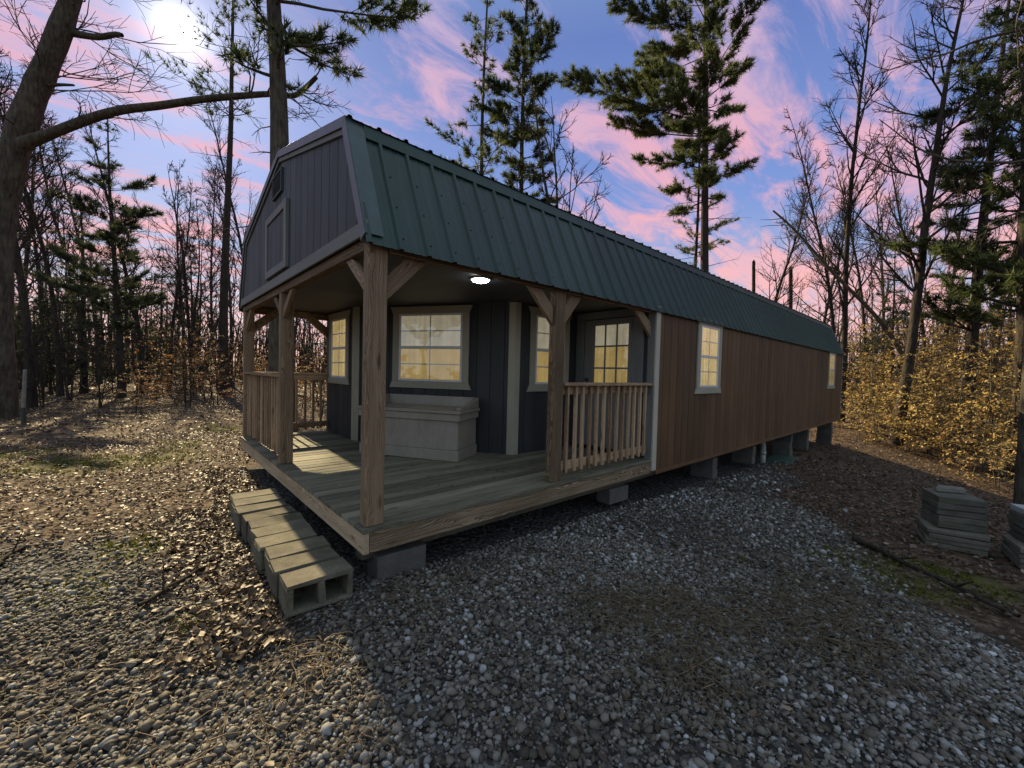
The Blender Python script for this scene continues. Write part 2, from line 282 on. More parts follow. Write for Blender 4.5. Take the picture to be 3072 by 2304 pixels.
# ------------------------------------------------------------------ mesh helpers
class MB:
    def __init__(s): s.v = []; s.f = []; s.g = []
    def poly_prism(s, pts, ext, gaxis=None):
        """pts: 3-D outline, ext: extrusion vector; gaxis = grain direction"""
        pts = [np.array(q, float) for q in pts]; ext = np.array(ext, float); b = len(s.v); k = len(pts)
        nrm = np.zeros(3)
        for i in range(k): nrm += np.cross(pts[i]-pts[0], pts[(i+1) % k]-pts[0])
        if nrm @ ext > 0: pts = pts[::-1]
        s.v += [q for q in pts]+[q+ext for q in pts]
        s.f.append(tuple(range(b, b+k))); s.f.append(tuple(range(b+2*k-1, b+k-1, -1)))
        for i in range(k):
            j = (i+1) % k; s.f.append((b+i, b+k+i, b+k+j, b+j))
        if gaxis is None:
            e = [np.linalg.norm(pts[(i+1) % k]-pts[i]) for i in range(k)]; i = int(np.argmax(e)); gaxis = pts[(i+1) % k]-pts[i]
            if np.linalg.norm(ext) > max(e): gaxis = ext
        g = np.array(gaxis, float); g /= np.linalg.norm(g)
        t = np.cross(g, (0, 0, 1)) if abs(g[2]) < 0.9 else np.cross(g, (0, 1, 0)); t /= np.linalg.norm(t); u = np.cross(g, t)
        for q in s.v[b:]: s.g.append((q@g, q@t+0.031, q@u+0.047))
        return s
    def box(s, a, b, gaxis=None):
        a, b = np.minimum(a, b), np.maximum(a, b)
        return s.poly_prism([(a[0], a[1], a[2]), (b[0], a[1], a[2]), (b[0], b[1], a[2]), (a[0], b[1], a[2])], (0, 0, b[2]-a[2]), gaxis)
    def bar(s, p0, p1, wdt, thk, side):
        """rectangular bar from p0 to p1, wdt measured along 'side' projected normal"""
        p0, p1, side = (np.array(q, float) for q in (p0, p1, side)); d = (p1-p0)/np.linalg.norm(p1-p0)
        a = side-d*(side@d); a /= np.linalg.norm(a); c = np.cross(d, a)
        q = [p0+a*wdt/2+c*thk/2, p0-a*wdt/2+c*thk/2, p0-a*wdt/2-c*thk/2, p0+a*wdt/2-c*thk/2]
        return s.poly_prism(q, p1-p0, d)
    def cyl(s, p0, p1, r0, r1=None, k=16):
        p0, p1 = np.array(p0, float), np.array(p1, float); r1 = r0 if r1 is None else r1
        d = (p1-p0)/np.linalg.norm(p1-p0); t = np.cross(d, (0, 0, 1)) if abs(d[2]) < 0.9 else np.cross(d, (1, 0, 0)); t /= np.linalg.norm(t); u = np.cross(d, t); b = len(s.v)
        for c, r in ((p0, r0), (p1, r1)):
            for i in range(k):
                a = 2*math.pi*i/k; s.v.append(c+r*(math.cos(a)*t+math.sin(a)*u))
        for i in range(k): j = (i+1) % k; s.f.append((b+i, b+j, b+k+j, b+k+i))
        s.f.append(tuple(range(b+k-1, b-1, -1))); s.f.append(tuple(range(b+k, b+2*k)))
        for q in s.v[b:]: s.g.append((q@d, q@t, q@u))
        return s
    def mesh(s, name, mats, smooth=False):
        me = bpy.data.meshes.new(name); me.from_pydata([tuple(q) for q in s.v], [], s.f)
        at_ = me.attributes.new('gr', 'FLOAT_VECTOR', 'POINT'); at_.data.foreach_set('vector', np.array(s.g, np.float32).ravel())
        me.materials.append(MATS[mats])
        if smooth: me.polygons.foreach_set('use_smooth', [True]*len(me.polygons))
        return me
def link(name, me, parent=None, loc=None, rot=None):
    o = bpy.data.objects.new(name, me); COL.objects.link(o)
    if parent is not None: o.parent = parent
    if loc is not None: o.location = loc
    if rot is not None: o.rotation_euler = rot
    return o
def tag(o, label=None, cat=None, group=None, kind=None):
    for k, v in (('label', label), ('category', cat), ('group', group), ('kind', kind)):
        if v: o[k] = v
    return o
def empty(name, loc, label, cat, group=None, rotz=0, scale=1):
    o = link(name, None, None, loc, (0, 0, rotz)); o.empty_display_size = 0.2
    o.scale = scale if hasattr(scale, '__len__') else (scale, scale, scale)
    return tag(o, label, cat, group)
def bevel(o, wd=0.004, seg=1):
    md = o.modifiers.new('bevel', 'BEVEL'); md.width = wd; md.segments = seg; md.limit_method = 'ANGLE'; return o
def fast_mesh(name, V, F, mat, rnd=None, smooth=False, fattr=None):
    """V (n,3), F (m,k) equal sized faces"""
    me = bpy.data.meshes.new(name); V = np.ascontiguousarray(V, np.float32); F = np.ascontiguousarray(F, np.int32); k = F.shape[1]
    me.vertices.add(len(V)); me.vertices.foreach_set('co', V.ravel())
    me.loops.add(F.size); me.loops.foreach_set('vertex_index', F.ravel())
    me.polygons.add(len(F)); me.polygons.foreach_set('loop_start', np.arange(0, F.size, k, dtype=np.int32)); me.polygons.foreach_set('loop_total', np.full(len(F), k, np.int32))
    if smooth: me.polygons.foreach_set('use_smooth', np.ones(len(F), bool))
    me.update(calc_edges=True)
    if rnd is not None:
        a = me.attributes.new('rnd', 'FLOAT', 'POINT'); a.data.foreach_set('value', np.ascontiguousarray(rnd, np.float32))
    for nm, arr in (fattr or {}).items():
        a = me.attributes.new(nm, 'FLOAT', 'POINT'); a.data.foreach_set('value', np.ascontiguousarray(arr, np.float32))
    me.materials.append(MATS[mat]); me.validate(); return me
def sstep(x, a, b):
    t = np.clip((x-a)/(b-a), 0, 1); return t*t*(3-2*t)

# ------------------------------------------------------------------ ground
def gheight(x, y):
    x = np.asarray(x, float); y = np.asarray(y, float)
    z = -0.45-0.037*np.clip(x, 0, 17)
    z = z-0.24*np.clip(-y, 0, 6.5)*sstep(x, 7.5, 15)
    z = z+0.012*np.sin(x*2.1+1)*np.sin(y*1.7+2)+0.006*np.sin(x*5.3)*np.sin(y*4.7+1)
    far = np.hypot(x-2, y-2)
    z = z+sstep(far, 14, 40)*0.25*(np.sin(x*0.23+1)*np.sin(y*0.19+2))
    return z
def gravel_mask(x, y):
    x = np.asarray(x, float); y = np.asarray(y, float)
    wob = 0.22*np.sin(x*1.9+y*0.7)+0.14*np.sin(y*3.1-x)
    # right hand edge of the drive
    e = np.interp(x, [1.0, 3.0, 3.65, 4.3, 6.5, 9.2, 13.0, 16.0], [-4.4, -3.1, -2.5, -1.95, -1.0, -0.3, 0.6, 2.0])
    right = sstep(y-e+wob*0.8, -0.2, 0.35)
    # left hand edge fades into leaf litter
    el_ = np.interp(x, [-4, -2.2, -1.3, -0.95, -0.7, -0.45, 0.2, 17], [4.0, 3.1, 2.3, 1.5, 0.4, 0.1, 5.0, 5.5])
    left = sstep(el_-y+wob, -0.6, 0.7)
    return right*left*(1-sstep(np.hypot(x+1, y+2.7), 10.5, 14))
MOSS = [(3.9, -2.1, .35), (3.6, -2.55, .3), (4.2, -2.85, .35), (4.25, -2.6, .22), (2.95, -1.4, .10), (-2.8, 7.7, .6), (-1.6, 6.2, .8), (-0.9, 6.1, .7), (0.3, 9.6, .6), (-2.2, 6.4, .6), (-0.6, 7.4, .5), (-1.2, 1.9, .3), (-1.5, 1.2, .3), (-0.9, 0.35, .12)]
def moss_mask(x, y):
    m_ = np.zeros(np.shape(x))
    for a, b, r_ in MOSS: m_ = np.maximum(m_, 1-sstep(np.hypot((x-a), (y-b)*0.7), r_*0.35, r_*1.15))
    return m_
G = 270
u_ = np.linspace(-1, 1, G); s_ = np.sinh(u_*5.2)/math.sinh(5.2)*420
gx, gy = np.meshgrid(s_+1.5, s_+0.5, indexing='ij')
gz = gheight(gx, gy)
idx = np.arange(G*G).reshape(G, G)
F = np.stack([idx[:-1, :-1], idx[1:, :-1], idx[1:, 1:], idx[:-1, 1:]], -1).reshape(-1, 4)
me = fast_mesh('ground', np.stack([gx, gy, gz], -1).reshape(-1, 3), F, 'forest_floor', None, True, {'gravel': gravel_mask(gx, gy).ravel(), 'moss': moss_mask(gx, gy).ravel()})
tag(link('ground', me), 'leaf covered forest floor with a gravel drive', None, None, 'structure')

# ------------------------------------------------------------------ cabin
W, L, XP = 4.88, 16.32, 3.93
ZE, YB, ZB, ZP, HR = 2.046, 0.40, 2.97, 3.49, 0.185
cabin = empty('cabin', (0, 0, 0), 'long brown barn style cabin with green metal gambrel roof and open corner porch', 'cabin')
def part(name, mb, mat, parent=cabin, bev=None, smooth=False):
    o = link(name, mb.mesh(name, mat, smooth), parent)
    if bev: bevel(o, bev)
    return o
# floor: frame, rim boards, skids, deck boards
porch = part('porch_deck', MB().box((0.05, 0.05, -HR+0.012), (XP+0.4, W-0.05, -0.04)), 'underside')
part('rim_board', MB().box((0.0, 0.0, -HR), (0.042, W, -0.036), (0, 1, 0)), 'rim_wood', porch, 0.004)
part('rim_board', MB().box((0.044, 0.002, -HR), (XP-0.006, 0.044, -0.036), (1, 0, 0)), 'rim_wood', porch, 0.004)
part('rim_board', MB().box((0.044, W-0.044, -HR), (XP, W-0.002, -0.036), (1, 0, 0)), 'rim_wood', porch, 0.004)
BLx, BLy, BRx, BRy = 1.303, 3.552, 2.585, 1.317
def wall_x(y):           # porch end for a given y
    if y > BLy: return BLx
    if y > BRy: return BLx+(BLy-y)*(BRx-BLx)/(BLy-BRy)
    return XP
nb = 35; pw = W/nb
for i in range(nb):
    y0, y1 = i*pw+0.006, (i+1)*pw-0.006
    if i == 0: y0 = -0.006
    if i == nb-1: y1 = W+0.006
    xe = max(wall_x(y0), wall_x(y1))+0.03
    if i < 9: xe = XP-0.008 if i == 0 else XP+0.03
    dz = random.uniform(-0.0025, 0.0015)
    part('deck_board', MB().box((-0.008+random.uniform(-.003, .003), y0, -0.034+dz), (xe, y1, dz), (1, 0, 0)), 'deck_wood', porch, 0.003)
for y in (0.17, 1.55, 3.2, 4.57):
    part('skid', MB().box((0.06, y, -0.30), (L-0.15, y+0.11, -HR+0.002), (1, 0, 0)), 'skid_wood')
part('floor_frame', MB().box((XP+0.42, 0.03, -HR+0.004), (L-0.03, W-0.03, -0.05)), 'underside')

# siding helper: boards of a wall as children
def wall_boards(parent, p0, p1, z0, z1, out, mat, bw=0.203, gap=0.009, thk=0.018, top=None, first=0.0):
    p0, p1 = np.array((*p0, 0.0)), np.array((*p1, 0.0)); ln = np.linalg.norm(p1-p0); d = (p1-p0)/ln; out = np.array((*out, 0.0))
    s0 = -first; shared = {}
    while s0 < ln-0.01:
        a, b = max(s0+gap/2, 0.0), min(s0+bw-gap/2, ln); s0 += bw
        if b-a < 0.012: continue
        key = round(b-a, 4)
        if key not in shared:
            q = [(-(b-a)/2*d), ((b-a)/2*d), ((b-a)/2*d+out*thk), (-(b-a)/2*d+out*thk)]
            # half lap: bevelled outer edge
            e = min(0.006, (b-a)/4)
            q = [q[0], q[1], q[1]+out*(thk-0.006), q[2]-d*e, q[3]+d*e, q[0]+out*(thk-0.006)]
            shared[key] = MB().poly_prism(q, (0, 0, z1-z0), (0, 0, 1)).mesh('siding_board', mat)
        c = p0+d*(a+b)/2
        link('siding_board', shared[key], parent, (c[0], c[1], z0))
# long side wall
sw = part('side_wall', MB().box((XP+0.03, 0.022, -HR), (L, 0.12, ZE+0.02)), 'underside')
wall_boards(sw, (XP+0.03, 0.022), (L-0.01, 0.022), -HR, ZE+0.02, (0, -1), 'siding_brown')
part('back_wall', MB().box((L-0.08, 0.122, -HR), (L-0.004, W-0.122, ZE+0.05)).poly_prism([(L-0.08, 0.02, ZE+0.05), (L-0.08, W-0.02, ZE+0.05), (L-0.08, W-YB-0.04, ZB-0.04), (L-0.08, W/2, ZP-0.06), (L-0.08, YB+0.04, ZB-0.04)], (0.076, 0, 0)), 'siding_brown')
part('far_side_wall', MB().box((BLx+0.1, W-0.12, -HR), (L, W-0.004, ZE+0.02)), 'siding_brown')
# corner boards on the long wall
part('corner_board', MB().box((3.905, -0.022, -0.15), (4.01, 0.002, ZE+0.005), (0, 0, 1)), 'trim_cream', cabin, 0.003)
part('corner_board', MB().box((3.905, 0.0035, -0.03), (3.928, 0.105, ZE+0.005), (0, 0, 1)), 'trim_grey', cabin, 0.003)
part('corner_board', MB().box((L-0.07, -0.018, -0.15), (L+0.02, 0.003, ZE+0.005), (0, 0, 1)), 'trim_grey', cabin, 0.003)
part('sill_trim', MB().box((4.02, -0.016, -HR-0.03), (L-0.0, 0.03, -HR+0.02), (1, 0, 0)), 'siding_brown', cabin, 0.003)
# porch walls
CE = 2.075
pwalls = [((BLx, W-0.02), (BLx, BLy), (-1, 0)), ((BLx, BLy), (BRx, BRy), None), ((BRx, BRy), (XP, BRy), (0, -1)), ((XP, BRy), (XP, 0.11), (-1, 0))]
dvec = np.array([BRx-BLx, BRy-BLy]); dvec /= np.linalg.norm(dvec); nvec = np.array([dvec[1], -dvec[0]])
if nvec@(-1, -1) < 0: nvec = -nvec
for a, b, o_ in pwalls:
    o2 = np.array(o_ if o_ else nvec, float)
    core = [(a[0], a[1], 0.0), (b[0], b[1], 0.0), (b[0]-o2[0]*0.08, b[1]-o2[1]*0.08, 0.0), (a[0]-o2[0]*0.08, a[1]-o2[1]*0.08, 0.0)]
    pwl = part('porch_wall', MB().poly_prism(core, (0, 0, CE)), 'siding_dark')
    wall_boards(pwl, np.array(a)+o2*0.002, np.array(b)+o2*0.002, 0.004, CE, o2, 'siding_dark', thk=0.014, gap=0.0035)
def corner_post(x, y, d1, n1, d2, n2, wd=0.085, t=0.018):
    """two trim boards meeting at an outer corner"""
    c = np.array((x, y)); d1, n1, d2, n2 = (np.array(q, float) for q in (d1, n1, d2, n2))
    o1 = 0.017; o2 = 0.017+t
    def ip(oa, ob):      # intersection of offset lines
        A = np.array([n1, n2]); return np.linalg.solve(A, [n1@c+oa, n2@c+ob])
    i0, i1 = ip(o1, o1), ip(o2, o2)
    for d, n in ((d1, n1), (d2, n2)):
        q = [i0, i1, i1+d*wd, i0+d*wd]
        e = (i1-i0)@d
        q[2] = i1+d*(wd-e)
        part('corner_board', MB().poly_prism([(*k, 0.004) for k in q], (0, 0, CE-0.01), (0, 0, 1)), 'trim_paint', cabin, 0.002)
corner_post(BLx, BLy, (0, 1), (-1, 0), dvec, nvec)
corner_post(BRx, BRy, -dvec, nvec, (1, 0), (0, -1))
# porch ceiling
ceil = part('porch_ceiling', MB().box((0.03, 0.05, CE+0.012), (XP+0.1, W-0.05, CE+0.05)), 'underside')
for i in range(4):
    for j in range(2):
        x0, x1 = 0.03+i*1.0, 0.03+(i+1)*1.0-0.004; y0, y1 = 0.1+j*2.34, 0.1+(j+1)*2.34-0.004
        part('ceiling_panel', MB().box((x0, y0, CE), (x1, y1, CE+0.0115), (0, 1, 0)), 'ceiling_paint', ceil)
# posts and beams
def post(x0, x1, y0, y1, top): part('post', MB().box((x0, y0, 0.001), (x1, y1, top), (0, 0, 1)), 'post_wood', cabin, 0.005)
post(0.018, 0.158, 0.022, 0.114, ZE-0.01); post(0.018, 0.158, 2.462, 2.552, CE-0.11); post(0.018, 0.158, 4.75, 4.842, ZE-0.01); post(1.96, 2.11, 0.022, 0.112, ZE-0.03)
part('beam', MB().box((0.165, 0.016, 1.955), (1.955, 0.056, 2.06), (1, 0, 0)), 'post_wood', cabin, 0.003)
part('beam', MB().box((2.115, 0.016, 1.955), (3.90, 0.056, 2.06), (1, 0, 0)), 'post_wood', cabin, 0.003)
part('beam', MB().box((0.165, W-0.056, 1.955), (BLx+0.1, W-0.016, 2.06), (1, 0, 0)), 'post_wood', cabin, 0.003)
part('beam', MB().box((0.02, 0.12, 1.965), (0.10, W-0.135, 2.06), (0, 1, 0)), 'post_wood', cabin, 0.003)
def brace(p0, p1, side, wd=0.125, t=0.04):
    part('brace', MB().bar(p0, p1, wd, t, side), 'post_wood', cabin, 0.004)
def brace_x(xa, za, xb, zb, y):        # mitred brace in a plane y = const: foot against a post, head under the beam
    d = 0.125*math.sqrt(2); sg = 1 if xb > xa else -1
    q = [(xa, y, za), (xa, y, za-d), (xb, y, zb), (xb-sg*d, y, zb)]
    part('brace', MB().poly_prism(q, (0, 0.04, 0), np.array(q[2])-np.array(q[1])), 'post_wood', cabin, 0.003)
def brace_y(ya, za, yb, zb, x, wd=0.125, t=0.04):
    d = wd*math.sqrt(2); sg = 1 if yb > ya else -1
    q = [(x, ya, za), (x, ya, za-d), (x, yb, zb), (x, yb-sg*d, zb)]
    part('brace', MB().poly_prism(q, (t, 0, 0), np.array(q[2])-np.array(q[1])), 'post_wood', cabin, 0.003)
brace_x(0.160, 1.79, 0.56, 2.03, 0.060)
brace_x(1.958, 1.79, 1.50, 2.06, 0.058); brace_x(2.112, 1.79, 2.50, 2.06, 0.058)
brace_x(3.903, 1.82, 3.36, 2.05, 0.058)
brace_x(0.160, 1.82, 0.62, 2.06, W-0.10); brace_x(BLx-0.03, 1.82, BLx-0.52, 2.06, W-0.10)
brace_y(0.116, 1.78, 0.52, 1.963, 0.04, 0.09); brace_y(2.46, 1.80, 2.06, 1.963, 0.04, 0.09); brace_y(2.554, 1.80, 2.95, 1.963, 0.04, 0.09); brace_y(4.748, 1.78, 4.34, 1.963, 0.04, 0.09)
# railings
def railing(p0, p1, nbal, out, bw=0.034):
    p0, p1 = np.array((*p0, 0.0)), np.array((*p1, 0.0)); ln = np.linalg.norm(p1-p0); d = (p1-p0)/ln; out = np.array((*out, 0.0))
    r = part('railing', MB().bar(p0+(0, 0, 1.012), p1+(0, 0, 1.012), 0.12, 0.036, out), 'rail_wood', cabin, 0.004)
    for z in (0.945, 0.135):
        c = p0-out*0.022; e = p1-out*0.022
        part('rail', MB().bar(c+(0, 0, z), e+(0, 0, z), 0.036, 0.088, out), 'rail_wood', r, 0.003)
    q = [(-bw/2*d), (bw/2*d), (bw/2*d+out*bw), (-bw/2*d+out*bw)]
    bm_ = [MB().poly_prism(q, (0, 0, 0.93), (0, 0, 1)).mesh('baluster', 'rail_wood')]
    for i in range(nbal):
        c = p0+d*ln*(i+0.75)/(nbal+0.5)-out*0.003+d*random.uniform(-.006, .006)
        bevel(link('baluster', bm_[0], r, (c[0], c[1], 0.062+random.uniform(-.008, .008)), (0, random.uniform(-.004, .004), 0)), 0.002)
railing((2.115, 0.066), (3.90, 0.066), 13, (0, -1))
railing((0.084, 2.556), (0.084, 4.746), 16, (-1, 0))
railing((0.165, W-0.066), (BLx-0.02, W-0.066), 8, (0, 1))

# gable: boards clipped by the gambrel outline
def prof(y):
    yy = min(y, W-y)
    return ZE+(ZB-ZE)*yy/YB if yy < YB else ZB+(ZP-ZB)*(yy-YB)/(W/2-YB)
gab = part('gable_wall', MB().poly_prism([(0.02, 0.03, ZE), (0.02, W-0.03, ZE), (0.02, W-YB-0.02, ZB-0.03), (0.02, W/2, ZP-0.04), (0.02, YB+0.02, ZB-0.03)], (0.06, 0, 0)), 'underside')
yy0 = 0.0; bwid = 0.203
while yy0 < W-0.02:
    a, b = yy0+0.005, min(yy0+bwid-0.005, W-0.01); yy0 += bwid
    brk = [a]+[k for k in (YB, W/2, W-YB) if a < k < b]+[b]
    top = [(0.018, k, max(prof(k)-0.03, ZE+0.03)) for k in brk]
    q = [(0.018, b, ZE+0.01), (0.018, a, ZE+0.01)]+top
    part('siding_board', MB().poly_prism(q, (-0.017, 0, 0), (0, 0, 1)), 'siding_hazed', gab, 0.003)
# trim of the gable
part('gable_trim', MB().box((-0.022, -0.01, ZE-0.004), (-0.001, W+0.01, ZE+0.098), (0, 1, 0)), 'trim_grey', gab, 0.003)
outl = [(-0.0, ZE), (YB, ZB), (W/2, ZP), (W-YB, ZB), (W, ZE)]
def offset_pts(inset):
    lines = []
    for i in range(4):
        a, b = np.array(outl[i]), np.array(outl[i+1]); d = (b-a)/np.linalg.norm(b-a); nn = np.array([d[1], -d[0]])
        lines.append((a+nn*inset, d))
    pts = [lines[0][0]]
    for i in range(3):
        (a, d), (b, e) = lines[i], lines[i+1]; t = np.linalg.solve(np.array([d, -e]).T, b-a); pts.append(a+d*t[0])
    a, d = lines[3]; pts.append(a+d*np.linalg.norm(np.array(outl[4])-outl[3]))
    return pts
o_in, o_mid, o_out = offset_pts(0.085), offset_pts(0.012), offset_pts(-0.035)
for i in range(4):
    z_ = lambda q: (-0.020, q[0], q[1])
    part('rake_board', MB().poly_prism([z_(o_in[i]), z_(o_in[i+1]), z_(o_mid[i+1]), z_(o_mid[i])], (0.019, 0, 0)), 'trim_grey', gab, 0.002)
# loft door and vent
ld = part('loft_door', MB().box((-0.012, 2.16, 2.26), (0.002, 2.94, 2.84)), 'siding_hazed', cabin)
for y0, y1, z0, z1 in ((2.06, 2.15, 2.18, 2.90), (2.95, 3.04, 2.18, 2.90)): part('door_trim', MB().box((-0.036, y0, z0), (-0.001, y1, z1), (0, 0, 1)), 'trim_grey', ld, 0.003)
for z0, z1 in ((2.18, 2.262), (2.818, 2.90)): part('door_trim', MB().box((-0.036, 2.152, z0), (-0.001, 2.948, z1), (0, 1, 0)), 'trim_grey', ld, 0.003)
for i in range(4): part('door_plank', MB().box((-0.020, 2.165+i*0.194, 2.266), (-0.0125, 2.165+(i+1)*0.194-0.008, 2.814), (0, 0, 1)), 'siding_hazed', ld, 0.002)
ve = part('vent', MB().box((-0.004, 2.33, 3.07), (0.003, 2.72, 3.30)), 'screw_metal', cabin)
for i in range(8): part('louver', MB().poly_prism([(-0.005, 2.34, 3.085+i*0.026), (-0.022, 2.34, 3.078+i*0.026), (-0.022, 2.34, 3.084+i*0.026), (-0.005, 2.34, 3.093+i*0.026)], (0, 0.37, 0)), 'siding_hazed', ve)
for y0, y1, z0, z1 in ((2.315, 2.335, 3.055, 3.31), (2.715, 2.735, 3.055, 3.31), (2.336, 2.714, 3.055, 3.075), (2.336, 2.714, 3.29, 3.31)): part('vent_frame', MB().box((-0.026, y0, z0), (-0.001, y1, z1)), 'siding_hazed', ve)

# ---- roof: ribbed metal panels
roof = part('roof', MB().poly_prism([(0.0, -0.01, ZE+0.0), (0.0, YB-0.004, ZB-0.01), (0.0, W/2, ZP-0.012), (0.0, W-YB+0.004, ZB-0.01), (0.0, W+0.01, ZE), (0.0, W-0.06, ZE), (0.0, W-YB-0.03, ZB-0.05), (0.0, W/2, ZP-0.06), (0.0, YB+0.03, ZB-0.05), (0.0, 0.06, ZE)], (L, 0, 0)), 'underside')
PWID = 0.915; NP = 18; x_start = -0.03; PWID = (L+0.08)/NP
def panel_mesh(p_lo, p_hi, nrm, name):
    """cross-section along x, extruded from p_lo to p_hi (y,z)"""
    sec = []
    for k in range(4):
        x0 = k*PWID/4
        sec += [(x0, 0.0), (x0+0.012, 0.019), (x0+0.034, 0.019), (x0+0.046, 0.0), (x0+0.10, 0.0), (x0+0.105, 0.003), (x0+0.118, 0.003), (x0+0.123, 0.0), (x0+0.168, 0.0), (x0+0.173, 0.003), (x0+0.186, 0.003), (x0+0.191, 0.0)]
    sec.append((PWID, 0.0))
    V = []; F = []
    nrm = np.array(nrm); lo, hi = np.array(p_lo), np.array(p_hi)
    for t_ in (0.0, 0.0008):
        for e in (lo, hi):
            for x, h in sec:
                q = e+nrm*(h+t_); V.append((x, q[0], q[1]))
    k = len(sec)
    for i in range(k-1):
        F.append((2*k+i, 2*k+i+1, 3*k+i+1, 3*k+i)); F.append((i, k+i, k+i+1, i+1)); F.append((i, i+1, 2*k+i+1, 2*k+i)); F.append((k+i, 3*k+i, 3*k+i+1, k+i+1))
    me = bpy.data.meshes.new(name); me.from_pydata(V, [], F); me.materials.append(MATS['roof_metal']); return me
def nrm2(a, b):
    d = np.array(b)-np.array(a); d = d/np.linalg.norm(d); return np.array((-d[1], d[0]))
sl_lo, sl_hi = (-0.045, ZE-0.045*(ZB-ZE)/YB*0.75), (YB, ZB)
n_lo = nrm2(sl_lo, sl_hi); n_up = nrm2((YB, ZB), (W/2, ZP))
lo_me = panel_mesh(np.array(sl_lo)+n_lo*0.008, np.array(sl_hi)+n_lo*0.008+0.0, n_lo, 'roof_panel')
up_me = panel_mesh(np.array((YB-0.05, ZB-0.05*(ZP-ZB)/(W/2-YB)))+n_up*0.022, np.array((W/2, ZP))+n_up*0.022, n_up, 'roof_panel')
lo2 = panel_mesh((W+0.045-0.008*n_lo[0]*-1*0, sl_lo[1]), (W-YB, ZB), np.array((-n_lo[0], n_lo[1])), 'roof_panel')
up2 = panel_mesh((W-YB+0.05, ZB-0.05*(ZP-ZB)/(W/2-YB)+0.02), (W/2, ZP+0.02), np.array((-n_up[0], n_up[1])), 'roof_panel')
for i in range(NP):
    for me_ in (lo_me, up_me, lo2, up2): link('roof_panel', me_, roof, (x_start+i*PWID, 0, 0))
part('eave_flashing', MB().box((-0.02, 0.014, ZE-0.055), (L+0.02, 0.021, ZE+0.0), (1, 0, 0)), 'skid_wood', roof)
# metal rake trim at the gable end, folded over the first rib
for xf, xe_ in ((-0.036, 0.10), (L+0.036, L-0.10)):
    for i in range(4):
        a, b = np.array(o_out[i]), np.array(o_out[i+1]); c, d = np.array(o_in[i]), np.array(o_in[i+1])
        if i == 0: a = a+(a-b)/np.linalg.norm(a-b)*0.02; c = c+(c-d)/np.linalg.norm(c-d)*0.02
        am, bm2 = a*0.35+c*0.65, b*0.35+d*0.65
        part('rake_trim', MB().poly_prism([(xf, *am), (xf, *bm2), (xf, *b), (xf, *a)], (0.006 if xf < 0 else -0.006, 0, 0)).poly_prism([(xf, *a), (xf, *b), (xe_, *b), (xe_, *a)], (0, (c-a)[0]*0.03, (c-a)[1]*0.03)), 'rake_metal', roof, 0.002)
part('ridge_cap', MB().poly_prism([(-0.04, W/2-0.16, ZP-0.005), (-0.04, W/2, ZP+0.055), (-0.04, W/2+0.16, ZP-0.005), (-0.04, W/2, ZP+0.045)], (L+0.08, 0, 0)), 'rake_metal', roof)
part('break_flashing', MB().poly_prism([(0.1, YB-0.075, ZB-0.10), (0.1, YB-0.066, ZB-0.105), (0.1, YB-0.02, ZB+0.012), (0.1, YB-0.045, ZB+0.005)], (L-0.1, 0, 0)), 'roof_metal', roof)
sc = MB()
for row in (0.10, 0.36, 0.62, 0.88):
    for k in range(72):
        c2 = np.array(sl_lo)+(np.array(sl_hi)-np.array(sl_lo))*row+n_lo*0.0085; x = x_start+k*PWID/4+0.062
        sc.cyl((x, *c2), (x, *(c2+n_lo*0.007)), 0.007, 0.006, 6)
tag(part('screws', sc, 'screw_metal', roof), kind='stuff')

